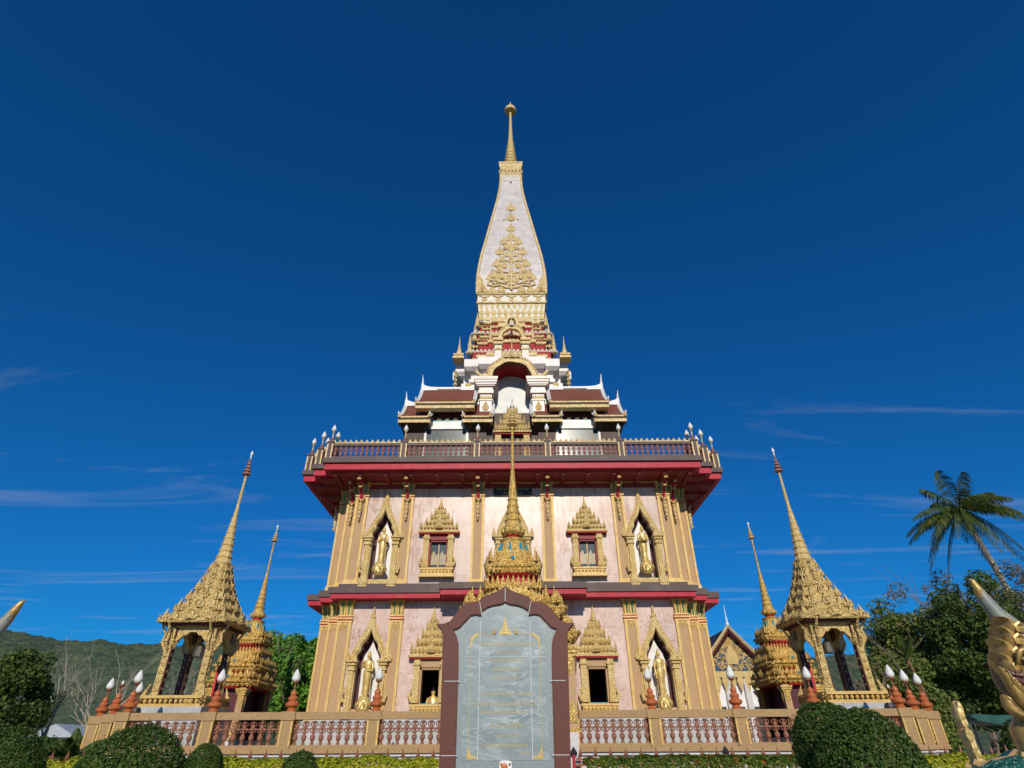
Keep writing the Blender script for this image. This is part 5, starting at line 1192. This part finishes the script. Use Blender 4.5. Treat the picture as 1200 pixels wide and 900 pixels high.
for k in range(200):
    z = random.uniform(7.6, 10.4); hw = max(.1, (11.0 - z) * .9); x = random.uniform(-hw, hw) * .95
    r = .2; m.tube([(GX + x + r * math.cos(a), GY - .03, z + r * math.sin(a)) for a in [random.uniform(0, 6) + q * .9 for q in range(5)]], [.03, .05, .06, .05, .02], 4)
m.leaf((GX, GY - .05, 8.1), 1.3, 1.9, -90, 0, .15)
m.build('pediment', ['gold', 'navy'], H)
m = MB(); m.box(GX - 3.5, GX + 3.5, GY - .15, GY + .3, 7.0, 7.5)
for k in range(10): m.leaf((GX - 3.15 + .7 * k, GY - .1, 7.0), .62, -1.3, -90, 0, .15)
m.build('hanging_fringe', 'gold', H)
m = MB()
for x in (-2.6, -.9, .9, 2.6): m.box(GX + x - .25, GX + x + .25, GY - .1, GY + .29, 0, 6.9)
m.build('column', 'white_marble', H)
m = MB()
for x in (-1.75, 0, 1.75): m.box(GX + x - .45, GX + x + .45, GY + .24, GY + .29, 0, 4.6)
m.build('doorway', 'dark', H)
# ------------------------------------------------------------ little houses far left
for (x, y, w, h, hh, lab) in ((-63.5, 92, 5.5, 3.0, 1.6, 'small white house with grey roof beyond the left trees, the nearer one'), (-57, 97, 4.0, 3.4, 1.5, 'small pale house with grey roof beyond the left trees, the farther one')):
    t = thing('house', (x, y, 0), lab, 'house', 'small houses beyond the left trees')
    m = MB(); m.box(x - w / 2, x + w / 2, y, y + 5, 0, h); wl_ = m.build('wall', 'house_wall', t)
    m = MB(); m.loft([[(a, yy, z) for a, z in ((x - w / 2 - .5, h), (x + w / 2 + .5, h), (x + w / 2 + .5, h + .12), (x, h + hh), (x - w / 2 - .5, h + .12))] for yy in (y - .6, y + 5.6)]); m.build('roof', 'house_roof', t)
    m = MB()
    for k in (-1, 1): m.box(x + k * w * .25 - .5, x + k * w * .25 + .5, y - .04, y + .02, h * .4, h * .8)
    m.build('window', 'glass', t)
# ------------------------------------------------------------ vegetation
def leaves(m, pts, size, rnd, aspect=.6, up=.35):
    for (c, nrm) in pts:
        d = Vector((rnd.gauss(0, 1), rnd.gauss(0, 1), rnd.gauss(0, 1))).normalized() * .8 + nrm * .9 + Vector((0, 0, up))
        d.normalize(); a = d.orthogonal().normalized(); a.rotate(Matrix.Rotation(rnd.uniform(0, 6.28), 3, d)); b_ = d.cross(a)
        s = size * rnd.uniform(.6, 1.3); u = a * s; w = b_ * s * aspect
        o = len(m.v); m.v += [tuple(c - u), tuple(c - w + d * s * .15), tuple(c + u), tuple(c + w + d * s * .15)]; m.f.append((o, o + 1, o + 2, o + 3)); m.m.append(0)
def clumps(rnd, c, r, n_cl, rc, per, flat=.75):
    P = []
    for _ in range(n_cl):
        d = Vector((rnd.gauss(0, 1), rnd.gauss(0, 1), rnd.gauss(0, 1))).normalized(); q = rnd.uniform(.45, 1.0)
        cc = Vector(c) + Vector((d.x * r[0], d.y * r[1], d.z * r[2])) * q; k = rc * rnd.uniform(.55, 1.3)
        for _ in range(int(per * (k / rc) ** 2)):
            e = Vector((rnd.gauss(0, 1), rnd.gauss(0, 1), rnd.gauss(0, 1))).normalized(); P.append((cc + Vector((e.x, e.y, e.z * flat)) * k * rnd.uniform(.6, 1.05), e))
    return P
def limbs(m, p, d, L, r, depth, rnd, ends, spread=.6, upb=.15):
    q = p; P = [p]; R_ = [r]
    for k in range(4):
        d = (d + Vector((rnd.gauss(0, .12), rnd.gauss(0, .12), rnd.gauss(0, .08) + upb * .2))).normalized(); q = q + d * L / 4; P.append(q); R_.append(r * (1 - .42 * (k + 1) / 4))
    m.tube(P, R_, 6 if depth > 1 else 4)
    if depth == 0: ends.append(q); return
    for k in range(rnd.randint(2, 3) + (1 if depth > 2 else 0)):
        a = rnd.uniform(0, 6.28); o = Vector((math.cos(a), math.sin(a), rnd.uniform(-.1, .6))) * spread
        limbs(m, P[rnd.randint(2, 4)] if k else q, (d + o).normalized(), L * rnd.uniform(.6, .82), R_[-1] * .75, depth - 1, rnd, ends, spread, upb)
def tree(name, lab, x, y, h, rx, rz, leafm, seed, ncl=60, rc=.8, per=90, size=.2, group=None, trunk_r=.25, ry=None, bark='bark', low=.0):
    rnd = random.Random(seed); t = thing(name, (x, y, 0), lab, 'tree', group)
    m = MB(); ends = []; limbs(m, Vector((x, y, 0)), Vector((0, 0, 1)), h * .45, trunk_r, 3, rnd, ends, .65)
    m.build('trunk', bark, t)
    c = MB(); P = clumps(rnd, (x, y, h - rz - low), (rx, ry or rx, rz), ncl, rc, per)
    leaves(c, P, size, rnd); c.build('crown', leafm, t); return t
# left: dark evergreens and undergrowth
GL = 'trees on the left below the hill'
tree('dark_evergreen', 'dark dense evergreen tree at the left, the tallest of the left group', -27.2, 35, 6.6, 1.7, 3.2, 'leaf_dark', 11, 95, .65, 190, .11, GL)
tree('dark_evergreen', 'dark evergreen with ragged top at the left picture edge', -30.0, 34, 6.0, 2.4, 2.6, 'leaf_mid', 12, 85, .7, 180, .11, GL)
tree('dark_evergreen', 'low dark tree right of the tallest left evergreen', -27.4, 33.5, 3.3, 1.3, 1.5, 'leaf_dark', 13, 80, .6, 170, .11, GL)
tree('broadleaf_tree', 'bright green broadleaf tree between the left pavilion and the pagoda', -19.0, 50, 9.5, 4.2, 3.8, 'leaf_bright', 14, 130, .85, 220, .16, None)
tree('broadleaf_tree', 'lower bright green tree beside the left wall of the pagoda', -15.6, 47, 8.9, 2.6, 3.2, 'leaf_bright', 19, 90, .8, 200, .16, None)
def bare(lab, x, y, h, seed):
    rnd = random.Random(seed); t = thing('bare_tree', (x, y, 0), lab, 'tree', 'leafless trees behind the left lamps'); m = MB(); ends = []
    limbs(m, Vector((x, y, 0)), Vector((0, 0, 1)), h * .42, .17, 4, rnd, ends, .6, .25); m.build('trunk', 'pale_bark', t)
    c = MB(); P = []
    for e in [e for e in ends if e.z < h * .72][::7]: P += [(e + Vector((rnd.gauss(0, .15), rnd.gauss(0, .15), rnd.gauss(0, .12))), Vector((0, 0, 1))) for _ in range(10)]
    leaves(c, P, .1, rnd); c.build('sparse_leaves', 'leaf_mid', t)
bare('pale leafless tree with spreading twigs beside the left pavilion', -24.0, 38, 6.6, 21); bare('pale leafless tree just behind the leftmost lamps', -28.3, 40, 6.3, 22); bare('thin leafless tree behind the left pavilion columns', -19.4, 37, 6.2, 25)
def shrub(lab, x, y, rx, ry, h, leafm, seed, n=4500, size=.07, name='shrub', cat='shrub', group=None, dome=1.0, z0=.0):
    """clipped or loose shrub: stems plus leaves through an outer shell"""
    rnd = random.Random(seed); t = thing(name, (x, y, 0), lab, cat, group); m = MB()
    for k in range(5): a = k * 1.26; m.tube([(x, y, 0), (x + rx * .3 * math.cos(a), y + ry * .3 * math.sin(a), h * .4), (x + rx * .5 * math.cos(a), y + ry * .5 * math.sin(a), h * .75)], [.05, .035, .015], 5)
    m.build('stem', 'bark', t)
    c = MB(); P = []; rz = h / 2 if dome >= 1 else h * dome
    zc = h - rz
    for _ in range(n):
        e = Vector((rnd.gauss(0, 1), rnd.gauss(0, 1), rnd.gauss(0, 1))).normalized(); q = rnd.uniform(.9, 1.0) + .075 * noise.noise(Vector((e.x * 1.7 + seed, e.y * 1.7, e.z * 1.7))) + .04 * noise.noise(Vector((e.x * 6 + seed, e.y * 6, e.z * 6)))
        if rnd.random() < .02: q += rnd.uniform(.02, .09)
        if rnd.random() < .15: q *= rnd.uniform(.7, 1)
        P.append((Vector((x + e.x * rx * q, y + e.y * ry * q, zc + e.z * rz * q)), e))
    leaves(c, P, size, rnd, .55, .1); c.build('foliage', leafm, t); return t
GT = 'clipped round topiary bushes'
shrub('large clipped dome bush at the lower left', -5.86, 10.5, .84, .84, 1.93, 'leaf_topiary', 31, 21000, .027, 'topiary_bush', 'bush', GT, .5)
shrub('small clipped round bush right of the large lower left dome', -6.37, 14, .38, .38, 1.70, 'leaf_topiary', 32, 7000, .026, 'topiary_bush', 'bush', GT, .28)
shrub('small clipped round bush left of the stone tablet', -4.4, 14, .37, .37, 1.55, 'leaf_topiary', 33, 7000, .026, 'topiary_bush', 'bush', GT, .28)
shrub('clipped round bush at the far lower left edge', -8.95, 12, .62, .62, 1.93, 'leaf_topiary', 34, 12000, .028, 'topiary_bush', 'bush', GT, .4)
shrub('taller lobe of the paired clipped bushes at the lower right', 5.22, 11, .62, .62, 2.22, 'leaf_topiary', 35, 16000, .027, 'topiary_bush', 'bush', GT, .3)
shrub('larger front bush of the clipped pair at the lower right', 5.2, 10, .76, .76, 2.07, 'leaf_topiary', 36, 21000, .027, 'topiary_bush', 'bush', GT, .42)
def hedge(lab, x0, x1, y, h, leafm, seed):
    rnd = random.Random(seed); t = thing('hedge', ((x0 + x1) / 2, y, 0), lab, 'hedge', 'low hedges in front of the terrace'); c = MB(); P = []
    for _ in range(int((x1 - x0) * 2800)):
        x = rnd.uniform(x0, x1); zt = h + .12 * noise.noise(Vector((x * 1.3, seed, 0))) + .06 * noise.noise(Vector((x * 5, seed, 1)))
        if rnd.random() < .5: yy, z, e = y + rnd.uniform(-.45, .45), zt + rnd.uniform(-.08, .05), Vector((0, 0, 1))
        else: yy, z, e = y - .45 + rnd.uniform(-.06, .06), rnd.uniform(.2, 1) * zt, Vector((0, -1, .2))
        P.append((Vector((x, yy, z)), e))
    leaves(c, P, .052, rnd, .5, .2); fo = c.build('foliage', leafm, t)
    m = MB()
    k = x0 + .2
    while k < x1: m.tube([(k, y, 0), (k + .05, y, h * .6), (k + .1, y - .1, h * .9)], [.03, .02, .008], 4); k += .3
    m.build('stem', 'bark', t)
hedge('yellow green low hedge at the far left', -15, -8.3, 16.6, 1.31, 'leaf_hedge_yellow', 41)
hedge('yellow green low hedge left of the stone tablet', -8.0, -1.75, 17, 1.33, 'leaf_hedge_yellow', 42)
hedge('green low hedge with orange blooms right of the stone tablet', 1.75, 8.6, 17, 1.33, 'leaf_hedge_green', 43)
hedge('yellowish low hedge beyond the clipped bush pair at the right', 8.9, 15.5, 17, 1.30, 'leaf_hedge_yellow', 44)
shrub('dark loose shrub under the left evergreens', -17.5, 27, 2.0, 1.2, 2.0, 'leaf_dark', 51, 5000, .12, group='loose dark shrubs around the terrace'); shrub('dark loose shrub at the left picture edge behind the round bush', -21.8, 27, 2.2, 1.2, 2.5, 'leaf_dark', 52, 5000, .12, group='loose dark shrubs around the terrace')
shrub('dark shrub behind the spiked fence at far left', -14.8, 21, 1.6, .9, 1.9, 'leaf_dark', 54, 4000, .08, group='loose dark shrubs around the terrace')
shrub('dark rounded shrub left of the serpent head', 16.6, 21, 1.3, 1.1, 2.5, 'leaf_dark', 53, 6000, .07, group='loose dark shrubs around the terrace'); shrub('mid green shrub behind the right serpent', 19.3, 21, 1.5, 1.2, 3.1, 'leaf_mid', 55, 6000, .08, group='loose dark shrubs around the terrace')
# right: mixed trees
GR = 'trees on the right beyond the terrace'
tree('dense_tree', 'dense dark green tree right behind the corner lamps', 25.2, 40, 9.8, 2.9, 4.2, 'leaf_mid', 61, 120, .75, 240, .105, GR)
tree('dense_tree', 'brownish half bare tree in the right group below the palm', 30.5, 43, 12.2, 3.6, 4.2, 'leaf_brown', 62, 95, .7, 130, .09, GR)
tree('dense_tree', 'dark full tree directly behind the serpent head', 27.0, 35, 10.0, 3.0, 4.6, 'leaf_dark', 63, 130, .75, 230, .105, GR)
tree('dense_tree', 'brown leafed tree at the right picture edge', 34.0, 38, 12.0, 3.4, 5.0, 'leaf_brown', 64, 100, .7, 130, .09, GR)
tree('dense_tree', 'low green tree beside the right bell pavilion', 20.6, 34, 5.8, 2.2, 2.6, 'leaf_mid', 65, 90, .6, 200, .1, GR)
tree('dense_tree', 'dark understorey tree behind the right serpent', 29.5, 32, 6.5, 3.6, 3.2, 'leaf_mid', 66, 110, .7, 220, .105, GR)
tree('dense_tree', 'mid green tree at the far right behind the palm trunk', 37.5, 46, 12.5, 4.0, 5.5, 'leaf_mid', 67, 110, .9, 170, .13, GR)
# coconut palm
def frond(m, rib, p, az, el, L, droop, rnd, nleaf=34, wl=.62, hang=.8, lw=.03):
    d = Vector((math.cos(az), math.sin(az), 0)); P = []
    for k in range(11):
        t = k / 10; P.append(Vector(p) + d * (L * t * math.cos(el) * (1 - .12 * t * t)) + Vector((0, 0, L * (t * math.sin(el) - droop * t * t))))
    rib.tube(P, [.05 * (1 - .85 * k / 10) for k in range(11)], 4)
    sd = Vector((-d.y, d.x, 0))
    for k in range(nleaf):
        t = .12 + .88 * k / nleaf; i = min(int(t * 10), 9); q = P[i].lerp(P[i + 1], t * 10 - i); tg = (P[i + 1] - P[i]).normalized()
        ln = wl * math.sin(math.pi * min(.97, .12 + t * .85)) ** .6 * rnd.uniform(.75, 1.15)
        for s in (-1, 1):
            if rnd.random() < .12: continue
            v = (sd * s * .8 + tg * .55 + Vector((0, 0, -hang + rnd.gauss(0, .15)))).normalized(); e = q + v * ln * .55; e2 = e + (v + Vector((0, 0, -.5))).normalized() * ln * .5
            wv = tg * lw; o = len(m.v); m.v += [tuple(q - wv * .5), tuple(q + wv * .5), tuple(e + wv), tuple(e - wv), tuple(e2)]; m.f += [(o, o + 1, o + 2, o + 3), (o + 3, o + 2, o + 4)]; m.m += [0, 0]
def palm(name, lab, base, top, r0, r1, nf, L, seed, m_leaf='palm_leaf', barkm='pale_bark', wl=.62, elr=(-.5, 1.25), coco=True, droop=.42, lw=.03, hang=.8):
    rnd = random.Random(seed); t = thing(name, base, lab, 'palm tree'); b = Vector(base); tp = Vector(top); m = MB(); P = []; Q = []
    for k in range(13):
        u = k / 12; P.append(b.lerp(tp, u) + Vector((.25 * math.sin(u * 3.1), 0, 0))); Q.append((r0 + (r1 - r0) * u) * (1 + .06 * (k % 2)))
    m.tube(P, Q, 8); m.build('trunk', barkm, t)
    for k in range(nf):
        az = k * 2.39996 + rnd.uniform(-.2, .2); el = elr[0] + (elr[1] - elr[0]) * rnd.random()
        lm = MB(); rb = MB(); frond(lm, rb, P[-1], az, el, L * rnd.uniform(.85, 1.1), droop * rnd.uniform(.8, 1.25), rnd, 54, wl, hang, lw)
        lm.m = [0] * len(lm.f); o = len(lm.v); lm.v += rb.v; lm.f += [tuple(i + o for i in f) for f in rb.f]; lm.m += [0] * len(rb.f)
        lm.build('frond', m_leaf, t)
    if coco:
        m = MB()
        for k in range(8): a = k * .785; m.ball(P[-1] + Vector((.25 * math.cos(a), .25 * math.sin(a), -.25 - .08 * (k % 2))), .14, 7, 5)
        m.build('coconuts', 'leaf_brown', t)
palm('coconut_palm', 'tall coconut palm with windblown fronds above the right trees', (34.3, 40, 0), (32.7, 40, 16.1), .24, .15, 40, 4.2, 71, elr=(-.85, 1.35), wl=.85)
palm('slender_palm', 'small spiky palm with reddish stem behind the right corner lamps', (16.7, 26.4, 0), (16.55, 26.4, 4.6), .05, .035, 9, 1.1, 72, 'palm_leaf', 'rust', .2, (.7, 1.45), False, .15, .012, .1)
palm('cycad', 'dark cycad with arching feathery leaves below the leftmost lamps', (-13.5, 20.6, 0), (-13.5, 20.6, 1.3), .16, .14, 16, 1.5, 73, 'leaf_dark', 'bark', .22, (.1, 1.2), False, .4)
m = MB(); m.T = Matrix.Translation((17.4, 24, 0)); P = [(-1.1, 0, 2.45), (-.9, 0, 2.3), (0, 0, 2.15), (.9, 0, 2.2), (1.1, 0, 2.3), (.9, 0, 2.5), (0, 0, 2.45), (-.9, 0, 2.5)]
m.loft([[(x, y_, z) for x, _, z in P] for y_ in (-.5, .5)]); m.k = 1
for x in (-.8, .8): m.tube([(x, 0, 0), (x, 0, 2.2)], .04, 6)
tag(m.build('garden_awning', ['tarp', 'dark']), 'low dark green awning behind the right end of the railing', 'awning')
